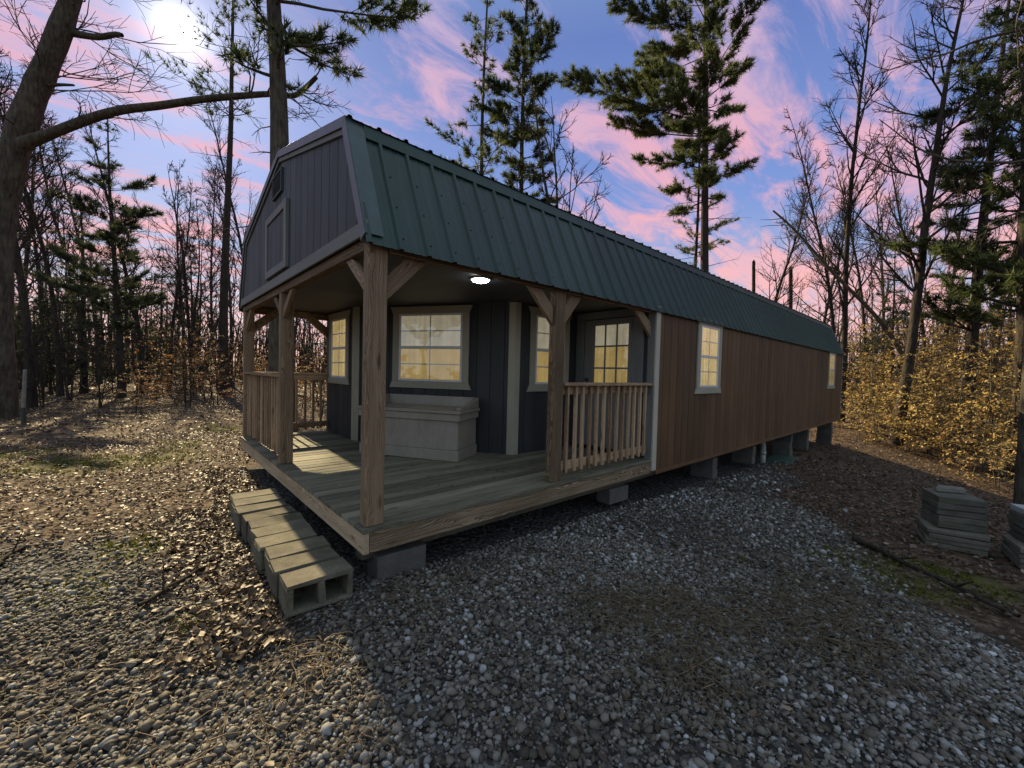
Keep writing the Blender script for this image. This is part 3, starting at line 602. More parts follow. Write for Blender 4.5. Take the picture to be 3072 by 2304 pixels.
# ---- windows (built in a wall frame: s along the wall, z up, n outwards)
def window(org, d, n, s0, s1, z0, z1, shades, label=None, cols=2, rows=2, trim=0.10):
    org = np.array((*org, 0.0)); d = np.array((*d, 0.0)); n = np.array((*n, 0.0)); up = np.array((0, 0, 1.0))
    P = lambda s, z, h: org+d*s+n*h+up*z
    def slab(sa, sb, za, zb, h0, h1, g=None): return [P(sa, za, h0), P(sb, za, h0), P(sb, zb, h0), P(sa, zb, h0)], n*(h1-h0)
    fl = 0.045
    wn = empty_part = part('window', MB().poly_prism(*slab(s0+fl+0.01, s1-fl-0.01, z0+0.02, z1-0.02, 0.0175, 0.020)), 'screw_metal')
    if label: wn['label'] = label
    th = 0.048
    # flared head and sill boards, side boards
    for za, zb, fa, fb in ((z1-trim, z1, 0, 1), (z0, z0+trim, 1, 0)):
        q = [P(s0+fl*(1-fa), za, 0.0178), P(s1-fl*(1-fa), za, 0.0178), P(s1-fl*(1-fb), zb, 0.0178), P(s0+fl*(1-fb), zb, 0.0178)]
        part('window_trim', MB().poly_prism(q, n*(th-0.0178), d), 'trim_paint', wn, 0.003)
    for sa, sb in ((s0+fl, s0+fl+trim), (s1-fl-trim, s1-fl)):
        part('window_trim', MB().poly_prism(*slab(sa, sb, z0+trim+0.001, z1-trim-0.001, 0.0178, th-0.004), up), 'trim_paint', wn, 0.003)
    a, b, lo, hi = s0+fl+trim+0.002, s1-fl-trim-0.002, z0+trim+0.002, z1-trim-0.002; mid = (lo+hi)/2
    for sa, sb, za, zb, h0, h1 in ((a, a+0.03, lo, hi, 0.0205, 0.04), (b-0.03, b, lo, hi, 0.0205, 0.04), (a+0.031, b-0.031, lo, lo+0.03, 0.0205, 0.04), (a+0.031, b-0.031, hi-0.03, hi, 0.0205, 0.04), (a+0.031, b-0.031, mid-0.02, mid+0.02, 0.0205, 0.043)):
        part('window_frame', MB().poly_prism(*slab(sa, sb, za, zb, h0, h1)), 'vinyl_white', wn, 0.002)
    for k, (za, zb) in enumerate(((mid+0.021, hi-0.031), (lo+0.031, mid-0.021))):
        part('shade', MB().poly_prism(*slab(a+0.031, b-0.031, za, zb, 0.0202, 0.0225)), shades[k], wn)
        for c in range(1, cols): sx = a+(b-a)*c/cols; part('muntin', MB().poly_prism(*slab(sx-0.008, sx+0.008, za, zb, 0.0226, 0.0265)), 'vinyl_white', wn)
        for c in range(1, rows): zz = za+(zb-za)*c/rows; part('muntin', MB().poly_prism(*slab(a+0.031, b-0.031, zz-0.008, zz+0.008, 0.0228, 0.0270)), 'vinyl_white', wn)
        part('pane', MB().poly_prism(*slab(a+0.0311, b-0.0311, za, zb, 0.0295, 0.0315)), 'window_glass', wn)
    return wn
window((0, 0.022), (1, 0), (0, -1), 5.14, 6.135, 0.86, 2.04, ('shade_gold', 'shade_gold'), 'narrow trimmed window nearest the porch on the long wall')
window((0, 0.022), (1, 0), (0, -1), 14.22, 15.235, 0.86, 2.04, ('shade_gold', 'shade_warm'), 'narrow trimmed window at the far end of the long wall')
window((BLx, BLy), tuple(dvec), tuple(nvec), 0.638, 1.962, 0.86, 2.045, ('shade_sky_refl', 'shade_warm'), 'wide window over the storage box')
window((0, BRy), (1, 0), (0, -1), 2.806, 3.722, 0.86, 2.045, ('shade_sky_refl', 'shade_warm'), 'window beside the porch door')
window((BLx, 0), (0, -1), (-1, 0), -4.727, -3.738, 0.86, 2.045, ('shade_gold', 'shade_gold'), 'window on the porch wall behind the front rail')
# ---- door
DX = XP-0.0165
dr = part('door', MB().box((DX-0.028, 0.268, 0.05), (DX-0.001, 1.147, 1.935), (0, 0, 1)), 'door_paint', cabin, 0.003)
for y0, y1, z0, z1, h in ((0.158, 0.262, 0.02, 1.945, 0.045), (1.153, 1.30, 0.02, 1.945, 0.045), (0.158, 1.30, 1.946, 2.05, 0.05)):
    part('door_frame', MB().box((DX-h, y0, z0), (DX-0.001, y1, z1), (0, 0, 1)), 'trim_grey', dr, 0.003)
part('threshold', MB().box((DX-0.09, 0.25, 0.004), (DX-0.001, 1.16, 0.045), (0, 1, 0)), 'hardware', dr, 0.004)
part('lite_frame', MB().box((DX-0.042, 0.335, 0.86), (DX-0.0285, 0.376, 1.90)).box((DX-0.042, 0.963, 0.86), (DX-0.0285, 1.004, 1.90)).box((DX-0.042, 0.377, 0.86), (DX-0.0285, 0.962, 0.90)).box((DX-0.042, 0.377, 1.858), (DX-0.0285, 0.962, 1.90)), 'door_paint', dr, 0.003)
for r_ in range(3):
    for c_ in range(3):
        y0 = 0.377+c_*0.1953; z0 = 0.901+r_*0.319
        part('shade', MB().box((DX-0.0305, y0+0.012, z0+0.012), (DX-0.0287, y0+0.183, z0+0.307)), 'shade_sky_refl' if r_ == 2 else 'shade_warm', dr)
        part('pane', MB().box((DX-0.036, y0+0.012, z0+0.012), (DX-0.0345, y0+0.183, z0+0.307)), 'window_glass', dr)
for k in (1, 2):
    part('muntin', MB().box((DX-0.041, 0.377+k*0.1953-0.012, 0.901), (DX-0.0286, 0.377+k*0.1953+0.012, 1.857)), 'door_paint', dr, 0.002)
    part('muntin', MB().box((DX-0.0405, 0.3775, 0.901+k*0.319-0.012), (DX-0.0288, 0.9615, 0.901+k*0.319+0.012)), 'door_paint', dr, 0.002)
part('door_handle', MB().cyl((DX-0.03, 1.085, 0.93), (DX-0.075, 1.085, 0.93), 0.012).cyl((DX-0.075, 1.085, 0.93), (DX-0.105, 1.085, 0.93), 0.027, 0.022).cyl((DX-0.03, 1.085, 1.04), (DX-0.055, 1.085, 1.04), 0.026), 'hardware', dr)
part('lower_panel', MB().box((DX-0.034, 0.36, 0.18), (DX-0.0285, 0.67, 0.78)).box((DX-0.034, 0.74, 0.18), (DX-0.0285, 1.05, 0.78)), 'door_paint', dr, 0.003)

# ------------------------------------------------------------------ porch lamp and storage box
lamp = empty('ceiling_light', (1.41, 0.57, CE), 'lit round white light flush on the porch ceiling', 'light')
def lathe(prof_, k=32):
    V = [];F = []
    for r_, z in prof_:
        for i in range(k): V.append((r_*math.cos(2*math.pi*i/k), r_*math.sin(2*math.pi*i/k), z))
    for j in range(len(prof_)-1):
        for i in range(k): a = j*k+i; b = j*k+(i+1) % k; F.append((a, b, b+k, a+k))
    return V, F
def lathe_obj(name, prof_, mat, parent, k=32):
    V, F = lathe(prof_, k); me = bpy.data.meshes.new(name); me.from_pydata(V, [], F); me.materials.append(MATS[mat]); me.polygons.foreach_set('use_smooth', [True]*len(F)); return link(name, me, parent)
lathe_obj('ring', [(0.082, -0.001), (0.112, -0.001), (0.110, -0.012), (0.098, -0.018), (0.088, -0.018)], 'lamp_ring', lamp)
lathe_obj('lens', [(0.088, -0.016), (0.080, -0.030), (0.055, -0.040), (0.025, -0.044), (0.0005, -0.045)], 'lamp_lens', lamp)

bx = empty('storage_box', (1.712, 1.345, 0.003), 'large beige plastic storage box below the wide porch window', 'box')
def bpt(s, t, z): return np.array((dvec[0]*-s-nvec[0]*t, dvec[1]*-s-nvec[1]*t, z))   # s along the front, t back
def bbox(mb, s0, s1, t0, t1, z0, z1, r=0.03, flare=0.0):
    k = []
    for cs, ct, a0 in ((s0+r, t0+r, 180), (s1-r, t0+r, 270), (s1-r, t1-r, 0), (s0+r, t1-r, 90)):
        for a in range(0, 91, 30): k.append((cs+r*math.cos(R(a0+a)), ct+r*math.sin(R(a0+a))))
    return mb.poly_prism([bpt(s, t, z0) for s, t in k], (0, 0, z1-z0))
def bpart(name, mb, bev=0.006): return part(name, mb, 'box_plastic', bx, bev)
bpart('body', bbox(bbox(MB(), 0.012, 1.45, 0.012, 0.60, 0.135, 0.497), 0.0, 1.462, 0.0, 0.612, 0.0, 0.134))
bpart('band', bbox(MB(), -0.012, 1.474, -0.012, 0.624, 0.498, 0.585))
bpart('lid', bbox(MB(), -0.025, 1.487, -0.025, 0.637, 0.588, 0.628))
for s0, s1 in ((0.0, 0.06), (1.402, 1.462)):
    bpart('arm_rest', MB().poly_prism([bpt(s0, 0.05, 0.6285), bpt(s0, 0.63, 0.6285), bpt(s0, 0.63, 0.765), bpt(s0, 0.56, 0.75), bpt(s0, 0.36, 0.69), bpt(s0, 0.18, 0.668), bpt(s0, 0.05, 0.664)], -np.array((*dvec, 0))*(s1-s0)))
bpart('back_rest', MB().poly_prism([bpt(0.061, 0.57, 0.6285), bpt(0.061, 0.632, 0.6285), bpt(0.061, 0.632, 0.765), bpt(0.061, 0.60, 0.765)], -np.array((*dvec, 0))*1.34))
bpart('lid_panel', bbox(MB(), 0.10, 1.36, 0.05, 0.54, 0.6285, 0.636))
arch = MB()
for sc_, sg in ((0.36, 1), (1.10, 1)):
    pts_ = [(sc_+0.20*math.cos(R(a)), 0.49-0.30*math.sin(R(a))*0.9) for a in range(0, 181, 15)]
    for a, b in zip(pts_[:-1], pts_[1:]):
        p0, p1 = bpt(a[0], 0.0125, a[1]), bpt(b[0], 0.0125, b[1]); arch.bar(p0, p1, 0.006, 0.006, (0, 0, 1) if abs(p1[2]-p0[2]) < 0.03 else (*dvec, 0))
bpart('moulding', arch, None)

# ------------------------------------------------------------------ concrete blocks
def block_mesh(lx, ly, lz, hollow='y'):
    """two core block, cores open along y"""
    mb = MB(); t = 0.032
    if hollow == 'y':
        x0, x1 = -lx/2, lx/2
        mb.box((x0, -ly/2, lz-t), (x1, ly/2, lz)); mb.box((x0, -ly/2, 0), (x1, ly/2, t))
        for a, b in ((x0, x0+t*1.15), (-t*0.6, t*0.6), (x1-t*1.15, x1)): mb.box((a, -ly/2+0.001, t-0.0005), (b, ly/2-0.001, lz-t+0.0005))
    else: mb.box((-lx/2, -ly/2, 0), (lx/2, ly/2, lz))
    return mb
def chipped(mb, amp=0.0035, cuts=2, mat='block_concrete'):
    import bmesh
    me = mb.mesh('concrete_block', mat); b = bmesh.new(); b.from_mesh(me)
    bmesh.ops.bevel(b, geom=list(b.edges), offset=0.005, segments=1, affect='EDGES', clamp_overlap=True)
    for v_ in b.verts:
        v_.co += Vector((random.gauss(0, amp), random.gauss(0, amp), random.gauss(0, amp)))*0.6
    b.to_mesh(me); b.free(); return me
step_variants = [chipped(block_mesh(0.405, 0.222, 0.205), 0.007) for _ in range(6)]
ordn = ['nearest', 'second', 'third', 'fourth', 'fifth', 'sixth', 'seventh', 'eighth', 'ninth', 'farthest']
jx = [0.0, -0.008, 0.006, -0.012, 0.0, 0.018, 0.008, -0.012, -0.006, 0.012]
for i in range(10):
    y = 0.085+i*0.236+random.uniform(-.006, .006); x = -0.283+jx[i]
    z = -0.432+random.uniform(-.004, .004)
    o = link('concrete_block', step_variants[i % 6], None, (x, y, z), (random.uniform(-.012, .012), random.uniform(-.012, .012), R(random.uniform(-2.5, 2.5)-1)))
    pos = {0: 'nearest concrete block of the porch step row, its two hollow cores showing', 9: 'farthest concrete block of the porch step row'}.get(i, '%s concrete block from the near end of the porch step row' % ordn[i])
    tag(o, pos, 'block', 'concrete blocks laid as a porch step')
pm = [chipped(MB().box((-0.2, -0.1, 0), (0.2, 0.1, 0.19)), 0.003, 2, 'pier_concrete') for _ in range(3)]
pm += [chipped(block_mesh(0.40, 0.20, 0.19), 0.003, 2, 'pier_concrete')]
def pier(x, y, rz, nblk, ztop, label, k=0):
    for j in range(nblk):
        o = link('pier_block', pm[(k+j) % 3], None, (x+random.uniform(-.01, .01), y+random.uniform(-.01, .01), ztop-0.192*(j+1)), (0, 0, rz+R(random.uniform(-2, 2))))
        lv = '' if nblk == 1 else (', %s of its stack' % (['topmost', 'bottom'] if nblk == 2 else ['topmost', 'second', 'third', 'bottom'])[j])
        tag(o, label+lv, 'block', 'concrete blocks under the cabin')
pier(0.335, 0.17, 0, 1, -0.30+0.035, 'grey pier block lying under the near porch corner')
pier(3.36, 0.22, 0, 1, -0.302, 'grey pier block under the porch rail end')
pier(6.38, 0.33, R(90), 2, -0.302, 'pier block below the near side window'); pier(8.42, 0.33, R(90), 2, -0.302, 'pier block between the near window and the drain pipe')
pier(11.22, 0.33, R(90), 3, -0.302, 'pier block just past the drain pipe'); pier(12.85, 0.33, R(90), 3, -0.302, 'pier block, next to last before the far corner'); pier(16.0, 0.33, R(90), 4, -0.302, 'pier block under the far end of the cabin')
# drain
pp = empty('drain_pipe', (9.3, 0.35, -0.79), 'white plastic drain elbow coming down under the cabin', 'pipe')
mbp = MB(); prev = None
for i in range(9):
    a = R(90*i/8); c = np.array((9.02+0.28*math.sin(a), 0.22, -0.50+0.28*math.cos(a)-0.02))
    if prev is not None: mbp.cyl(prev, c, 0.055, 0.055, 14)
    prev = c
mbp.cyl(prev, prev+(0, 0, -0.36), 0.055, 0.055, 14)
o = part('pipe', mbp, 'pipe_white', pp, None, True); o.location = (-9.3, -0.35, 0.79)
o = part('collar', MB().cyl((9.30, 0.22, -0.60), (9.30, 0.22, -0.52), 0.064, 0.064, 16), 'pipe_white', pp, None, True); o.location = (-9.3, -0.35, 0.79)
gl_ = link('septic_lid', MB().box((-0.62, -0.26, 0), (0.62, 0.26, 0.045)).box((-0.5, -0.2, 0.0455), (0.5, 0.2, 0.06)).mesh('septic_lid', 'lid_green'), None, (10.15, 0.1, float(gheight(10.15, .1))+0.0), (0, 0, R(4))); bevel(gl_, 0.01)
tag(gl_, 'flat green plastic cover on the ground beside the drain pipe', 'cover')

# ------------------------------------------------------------------ stacks of hexagonal pavers
def slab(side, h, mat):
    return chipped(MB().box((-side/2, -side/2, 0), (side/2, side/2, h)), 0.004, 1, mat)
words = ['bottom', 'second from the bottom', 'third from the bottom', 'fourth from the bottom', 'fifth from the bottom', 'sixth from the bottom', 'seventh from the bottom', 'eighth from the bottom', 'topmost']
def paver_stack(x, y, z, rot, nlow, nup, s_lo, s_up, h_lo, h_up, dx, dy, where, top_mat=None):
    for i in range(nlow+nup):
        lw = i < nlow; top_ = i == nlow+nup-1
        me_ = slab(s_lo, h_lo-0.006, 'paver_concrete') if lw else slab(s_up, h_up-0.007, top_mat if (top_ and top_mat) else 'paver_dark')
        o = link('square_paver', me_, None, (x+(0 if lw else dx)+random.uniform(-.01, .01), y+(0 if lw else dy)+random.uniform(-.01, .01), z), (random.uniform(-.008, .008), random.uniform(-.008, .008), rot+(0 if lw else R(8))+R(random.uniform(-2.5, 2.5))))
        z += h_lo if lw else h_up
        tag(o, '%s paver, %s of the stack %s' % ('wide' if lw else 'smaller', 'topmost' if top_ else words[i], where), 'paver', 'stacked concrete pavers')
    return z
zt = paver_stack(5.40, -2.735, -0.625, R(14), 4, 5, 0.46, 0.385, 0.05, 0.068, 0.05, -0.01, 'nearer the cabin')
o = link('broken_paver', chipped(MB().poly_prism([(-0.15, -0.06, 0), (0.11, -0.08, 0), (0.17, 0.05, 0), (-0.05, 0.08, 0)], (0, 0, 0.045)), 0.004, 1, 'paver_concrete'), None, (5.56, -2.70, zt+0.002), (0, 0, R(-55)))
tag(o, 'broken paver piece lying on top of the stack nearer the cabin', 'paver')
paver_stack(5.32, -3.37, -0.62, R(12), 4, 5, 0.46, 0.385, 0.05, 0.066, 0.06, -0.01, 'at the edge of the view', 'paver_light')

# ------------------------------------------------------------------ vegetation
def unit(v): return v/np.maximum(np.linalg.norm(v, axis=-1, keepdims=True), 1e-9)
class Tubes:
    """collects tapered tubes as quads"""
    def __init__(s): s.V = []; s.F = []; s.n = 0
    def add(s, pts, rad, k=4):
        pts = np.asarray(pts, float); rad = np.asarray(rad, float); m_ = len(pts)
        t = np.gradient(pts, axis=0); t = unit(t)
        ref = np.where(np.abs(t[:, 2:3]) < 0.92, np.array([[0, 0, 1.0]]), np.array([[1.0, 0, 0]]))
        ref = np.repeat(ref[:1] if False else ref, 1, 0)
        if np.abs(t[:, 2]).mean() > 0.7: ref = np.tile([1.0, 0.0, 0.0], (m_, 1))
        else: ref = np.tile([0.0, 0.0, 1.0], (m_, 1))
        a = unit(np.cross(t, ref)); b = np.cross(t, a)
        an = 2*np.pi*np.arange(k)/k
        ring = pts[:, None]+rad[:, None, None]*(np.cos(an)[None, :, None]*a[:, None]+np.sin(an)[None, :, None]*b[:, None])
        s.V.append(ring.reshape(-1, 3)); i = np.arange(m_-1)[:, None]*k; j = np.arange(k)[None]
        f = np.stack([i+j, i+(j+1) % k, i+k+(j+1) % k, i+k+j], -1).reshape(-1, 4)+s.n
        s.F.append(f); s.n += m_*k
    def mesh(s, name, mat): return fast_mesh(name, np.concatenate(s.V), np.concatenate(s.F), mat, None, True)
def wander(rs, p, d, ln, segs, jit, up=0.0, droop=0.0):
    pts = [np.array(p, float)]; d = np.array(d, float); d /= np.linalg.norm(d)
    for i in range(segs):
        d = d+rs.normal(0, jit, 3)+np.array((0, 0, up-droop*(i/segs))); d /= np.linalg.norm(d); pts.append(pts[-1]+d*ln/segs)
    return np.array(pts)
def along(pts, t):
    x = t*(len(pts)-1); i = min(int(x), len(pts)-2); f = x-i
    return pts[i]*(1-f)+pts[i+1]*f, unit(pts[i+1]-pts[i])
def perp(rs, d, ang, az=None):
    t = np.cross(d, (0, 0, 1)) if abs(d[2]) < 0.95 else np.cross(d, (1, 0, 0)); t /= np.linalg.norm(t); u = np.cross(d, t)
    az = rs.uniform(0, 2*np.pi) if az is None else az
    return math.cos(ang)*d+math.sin(ang)*(math.cos(az)*t+math.sin(az)*u)
class Leaves:
    def __init__(s): s.P = []; s.D = []; s.S = []
    def add(s, p, d, size): s.P.append(p); s.D.append(d); s.S.append(size)
    def flat(s, name, mat, rs, aspect=0.5, tilt=0.5):
        """bent rhombic leaves, four corners, two triangles"""
        P = np.array(s.P); Dv = unit(np.array(s.D)); S = np.array(s.S)[:, None]
        nrm = unit(np.stack([rs.normal(0, tilt, len(P)), rs.normal(0, tilt, len(P)), np.ones(len(P))], -1)); sd = unit(np.cross(Dv, nrm)); nn = np.cross(sd, Dv)
        a = P; b = P+Dv*S*0.45+sd*S*aspect*0.5-nn*S*0.06; c = P+Dv*S-nn*S*0.10; d = P+Dv*S*0.45-sd*S*aspect*0.5-nn*S*0.06
        V = np.stack([a, b, c, d], 1).reshape(-1, 3); i = np.arange(len(P))[:, None]*4
        F = np.concatenate([i+np.array([[0, 1, 2]]), i+np.array([[0, 2, 3]])], 0)
        return fast_mesh(name, V, F, mat, np.repeat(rs.uniform(0, 1, len(P)), 4))
    def tufts(s, name, mat, rs, k=10, spread=0.75, wd=0.12):
        """needle bundles: k slim triangles each"""
        P = np.repeat(np.array(s.P), k, 0); Dv = np.repeat(unit(np.array(s.D)), k, 0); S = np.repeat(np.array(s.S), k)[:, None]*rs.uniform(0.6, 1.15, (len(P), 1))
        dd = unit(Dv+rs.normal(0, spread, P.shape)+np.array((0, 0, 0.15))); sd = unit(np.cross(dd, rs.normal(0, 1, P.shape)))
        V = np.stack([P-sd*S*wd*0.5, P+sd*S*wd*0.5, P+dd*S], 1).reshape(-1, 3); F = np.arange(len(V)).reshape(-1, 3)
        base = np.repeat(rs.uniform(0, 1, len(s.P)), k)
        return fast_mesh(name, V, F, mat, np.repeat(np.clip(base*0.75+rs.uniform(0, .25, len(P)), 0, 1), 3))

def bare_tree(seed, H, r0, first=0.3, limbs=22, spread=0.32, ang=(35, 60), twig=0.006, lean=0.0, sub=(7, 6), fork=1):
    """returns trunk mesh, crown mesh (bare branches)"""
    rs = np.random.default_rng(seed); T = Tubes(); C = Tubes()
    for fk in range(fork):
        d0 = np.array((lean+(rs.normal(0, 0.05) if fork > 1 else 0), rs.normal(0, 0.05) if fork > 1 else 0, 1.0)); h = H*(1-0.12*fk)
        tr = wander(rs, (fk*r0*1.1*math.cos(fk*2.2), fk*r0*1.1*math.sin(fk*2.2), -0.25), d0, h+0.25, 14, 0.035, 0.02); tt = np.linspace(0, 1, 15)
        rad = r0*(1-0.25*fk)*(1-tt)**0.85*0.95+twig; rad[0] *= 1.35; rad[1] *= 1.08
        T.add(tr, rad, 9)
        nl = limbs//fork+2
        for i in range(nl):
            t = first+(0.97-first)*(i+rs.uniform(0, 1))/nl; p, d = along(tr, t); r = np.interp(t, tt, rad)
            bd = perp(rs, d, R(rs.uniform(*ang))); ln = H*spread*(1.05-t)**0.6*rs.uniform(0.55, 1.15)
            b = wander(rs, p, bd, ln, 7, 0.085, 0.07); br = max(r*0.36, twig*1.4)*(1-np.linspace(0, 1, 8))**0.8+twig; C.add(b, br, 5)
            for j in range(sub[0]):
                t2 = rs.uniform(0.2, 1.0); p2, d2 = along(b, t2); l2 = ln*0.48*rs.uniform(0.4, 1.1)*(1.15-t2*0.6)
                c = wander(rs, p2, perp(rs, d2, R(rs.uniform(25, 55))), l2, 5, 0.13, 0.05); r2 = max(np.interp(t2, np.linspace(0, 1, 8), br)*0.55, twig*1.1)
                C.add(c, r2*(1-np.linspace(0, 1, 6))**0.7+twig*0.8, 4)
                for k in range(sub[1]):
                    t3 = rs.uniform(0.2, 1.0); p3, d3 = along(c, t3); l3 = l2*0.5*rs.uniform(0.4, 1.1)
                    e = wander(rs, p3, perp(rs, d3, R(rs.uniform(25, 55))), l3, 3, 0.14, 0.04); C.add(e, np.array((1.0, .9, .75, .5))*twig, 3)
    return T.mesh('trunk', 'bark_dark'), C.mesh('crown', 'bark_dark')

def pine_tree(seed, H, r0, cb, half, shape='white', dens=1.0, tuft=0.26, bias=(0, 0), dead=8, k=10, mat='needles_green', bark_='bark_dark', gaps=0.25, trunk_k=10):
    """whorled limbs carrying flat sprays of needle bundles; cb = height of the crown base"""
    rs = np.random.default_rng(seed); T = Tubes(); C = Tubes(); N = Leaves()
    tr = wander(rs, (0, 0, -0.25), (0, 0, 1), H+0.25, 16, 0.012, 0.01); tt = np.linspace(0, 1, 17); rad = r0*(1-tt*0.88); rad[0] *= 1.3; T.add(tr, rad, trunk_k)
    z = cb; bias = np.array((*bias, 0.0)); lob = rs.uniform(0, 6.28)
    while z < H-0.3:
        f = (z-cb)/(H-cb)
        prof_ = (1-f)**0.75*min(1.0, 0.55+f*3.0) if shape == 'white' else (1-f)**0.9
        nw = rs.integers(4, 7) if shape == 'white' else rs.integers(5, 8)
        a0 = rs.uniform(0, 6.28)
        for i in range(nw):
            if rs.uniform() < gaps: continue
            az = a0+6.28*i/nw+rs.normal(0, 0.25); bd = np.array((math.cos(az), math.sin(az), rs.uniform(-0.12, 0.34) if shape == 'white' else rs.uniform(-0.25, 0.05)))
            ln = half*prof_*rs.uniform(0.45, 1.2)*(1+bd@bias)*(0.78+0.34*math.sin(z*1.15+lob+2*math.sin(az+lob)))
            if ln < 0.25: continue
            p, d = along(tr, (z+0.25+rs.uniform(-.15, .15))/(H+0.25)); r = np.interp(z/H, tt, rad)
            b = wander(rs, p, bd, ln, 7, 0.06, 0.045 if shape == 'white' else 0.0); br = np.maximum(r*0.30*(1-np.linspace(0, 1, 8)*0.9), 0.006); C.add(b, br, 4)
            ns = max(3, int(ln*5.5*dens))
            for j in range(ns):
                t2 = rs.uniform(0.28 if shape == 'white' else 0.15, 1.0); p2, d2 = along(b, t2); sd = 1 if rs.uniform() < 0.5 else -1
                hd = np.array((-d2[1], d2[0], 0.0))*sd; sdir = unit(d2*0.8+hd*rs.uniform(0.4, 1.0)+np.array((0, 0, rs.uniform(0.0, 0.3))))
                l2 = ln*0.30*(1.25-t2)*rs.uniform(0.5, 1.2)+0.12
                c = wander(rs, p2, sdir, l2, 3, 0.10, 0.04); C.add(c, np.array((0.006, .005, .004, .003))*1.3, 3)
                nt = max(3, int(l2*9*dens))
                for q in range(nt):
                    t3 = rs.uniform(0.25, 1.0) if q else 1.0; p3, d3 = along(c, t3); N.add(p3, unit(d3+rs.normal(0, .35, 3)), tuft*rs.uniform(0.7, 1.2))
        z += rs.uniform(0.5, 1.15) if shape == 'white' else rs.uniform(0.28, 0.5)
    for i in range(dead):
        zz = cb*rs.uniform(0.45, 1.0); p, d = along(tr, (zz+.25)/(H+.25)); az = rs.uniform(0, 6.28); ln = rs.uniform(0.4, half*0.55)
        b = wander(rs, p, (math.cos(az), math.sin(az), -0.15), ln, 5, 0.12, 0.0); C.add(b, np.linspace(0.022, 0.006, 6), 4)
        for j in range(4):
            p2, d2 = along(b, rs.uniform(.3, 1)); C.add(wander(rs, p2, perp(rs, d2, R(45)), ln*0.3, 3, 0.12), np.array((.007, .006, .005, .004)), 3)
    return T.mesh('trunk', bark_), C.mesh('crown', bark_), N.tufts('needles', mat, rs, k)

def leafy_sapling(seed, H, nstem, leaf, mat, nleaf=1.0, spread=0.55, bark_='bark_grey', low=0.15):
    rs = np.random.default_rng(seed); T = Tubes(); C = Tubes(); Lf = Leaves()
    for s_ in range(nstem):
        a = rs.uniform(0, 6.28); h = H*rs.uniform(0.6, 1.05); off = rs.uniform(0, 0.5)*(nstem > 1)
        tr = wander(rs, (off*math.cos(a), off*math.sin(a), -0.1), (rs.normal(0, .12), rs.normal(0, .12), 1), h, 9, 0.06, 0.03); rad = np.linspace(0.010+h*0.0045, 0.005, 10); T.add(tr, rad, 6)
        nb_ = int(7+h*4)
        for i in range(nb_):
            t = low+(0.98-low)*(i+rs.uniform())/nb_; p, d = along(tr, t); az = rs.uniform(0, 6.28)
            ln = H*spread*(1.1-t)*rs.uniform(0.45, 1.1)+0.2
            b = wander(rs, p, (math.cos(az), math.sin(az), 0.28), ln, 6, 0.10, 0.0, 0.08); C.add(b, np.linspace(0.009, 0.004, 7), 4)
            for j in range(int(3+ln*3.2)):
                t2 = rs.uniform(0.15, 1); p2, d2 = along(b, t2); sd = 1 if rs.uniform() < 0.5 else -1
                sdir = unit(d2+np.array((-d2[1], d2[0], 0))*sd*rs.uniform(.5, 1.1)+np.array((0, 0, rs.normal(0, .08)))); l2 = 0.12+ln*0.32*(1.2-t2)*rs.uniform(.5, 1.1)
                c = wander(rs, p2, sdir, l2, 3, 0.12, 0, 0.03); C.add(c, np.array((.0045, .004, .0035, .003)), 3)
                for q in range(int((3+l2*13)*nleaf)):
                    p3, d3 = along(c, rs.uniform(.1, 1)); Lf.add(p3, unit(d3+rs.normal(0, .5, 3)-np.array((0, 0, 0.35))), leaf*rs.uniform(.65, 1.2))
    return T.mesh('trunk', bark_), C.mesh('crown', bark_), Lf.flat('leaves', mat, rs)

def plant(name, meshes, xy, label, cat, group=None, rotz=0.0, scale=1.0, z=None):
    zz = float(gheight(*xy)) if z is None else z
    e = empty(name, (xy[0], xy[1], zz), label, cat, group, rotz, scale)
    for me_ in meshes: link(me_.name.split('.')[0], me_, e)
    return e
def spot(vx, depth): q = at(vx, 815, depth); return float(q[0]), float(q[1])
def mats_to(meshes, mat):
    out = []
    for me_ in meshes:
        c = me_.copy(); c.materials[0] = MATS[mat]; out.append(c)
    return out
def traced(pts, depth, wob=0.0, rs=None):
    return np.array([at(x, y, depth+(rs.normal(0, wob) if rs is not None else 0.0)) for x, y in pts])
def smooth_path(P, n_):
    P = np.asarray(P, float); t = np.linspace(0, len(P)-1, n_); out = []
    for k in t:
        i = int(min(k, len(P)-2)); f = k-i; p0, p1, p2, p3 = P[max(i-1, 0)], P[i], P[i+1], P[min(i+2, len(P)-1)]
        out.append(0.5*((2*p1)+(-p0+p2)*f+(2*p0-5*p1+4*p2-p3)*f*f+(-p0+3*p1-3*p2+p3)*f**3))
    return np.array(out)

# --- the leaning tree with the long broken limb
rs = np.random.default_rng(3)
D1 = 11.0
bx_ = at(-4, 815, D1); g0 = float(gheight(bx_[0], bx_[1]))
tp = traced([(-4, 690), (-4, 573), (4, 469), (20, 380), (42, 290), (73, 205), (97, 150), (135, 52), (165, -40), (205, -180), (250, -380)], D1)
tp = np.vstack([[[bx_[0], bx_[1], g0-0.2]], tp]); tp = smooth_path(tp, 30)
px = D1/880.0
T = Tubes(); rr = np.interp(np.linspace(0, 1, 30), [0, .08, .25, .45, .7, 1], np.array([44, 33, 33, 35, 29, 14])*px*0.68); T.add(tp, rr*(1+0.05*np.sin(np.arange(30)*1.9)), 16)
lean_trunk = T.mesh('trunk', 'bark_brown')
C = Tubes()
lp = traced([(48, 312), (112, 288), (190, 258), (260, 238), (345, 228), (440, 214), (520, 207), (585, 203), (632, 207), (656, 193), (684, 166)], D1-0.3, 0.0)
lp[7:] = traced([(585, 203), (632, 207), (656, 193), (684, 166)], D1+0.1)
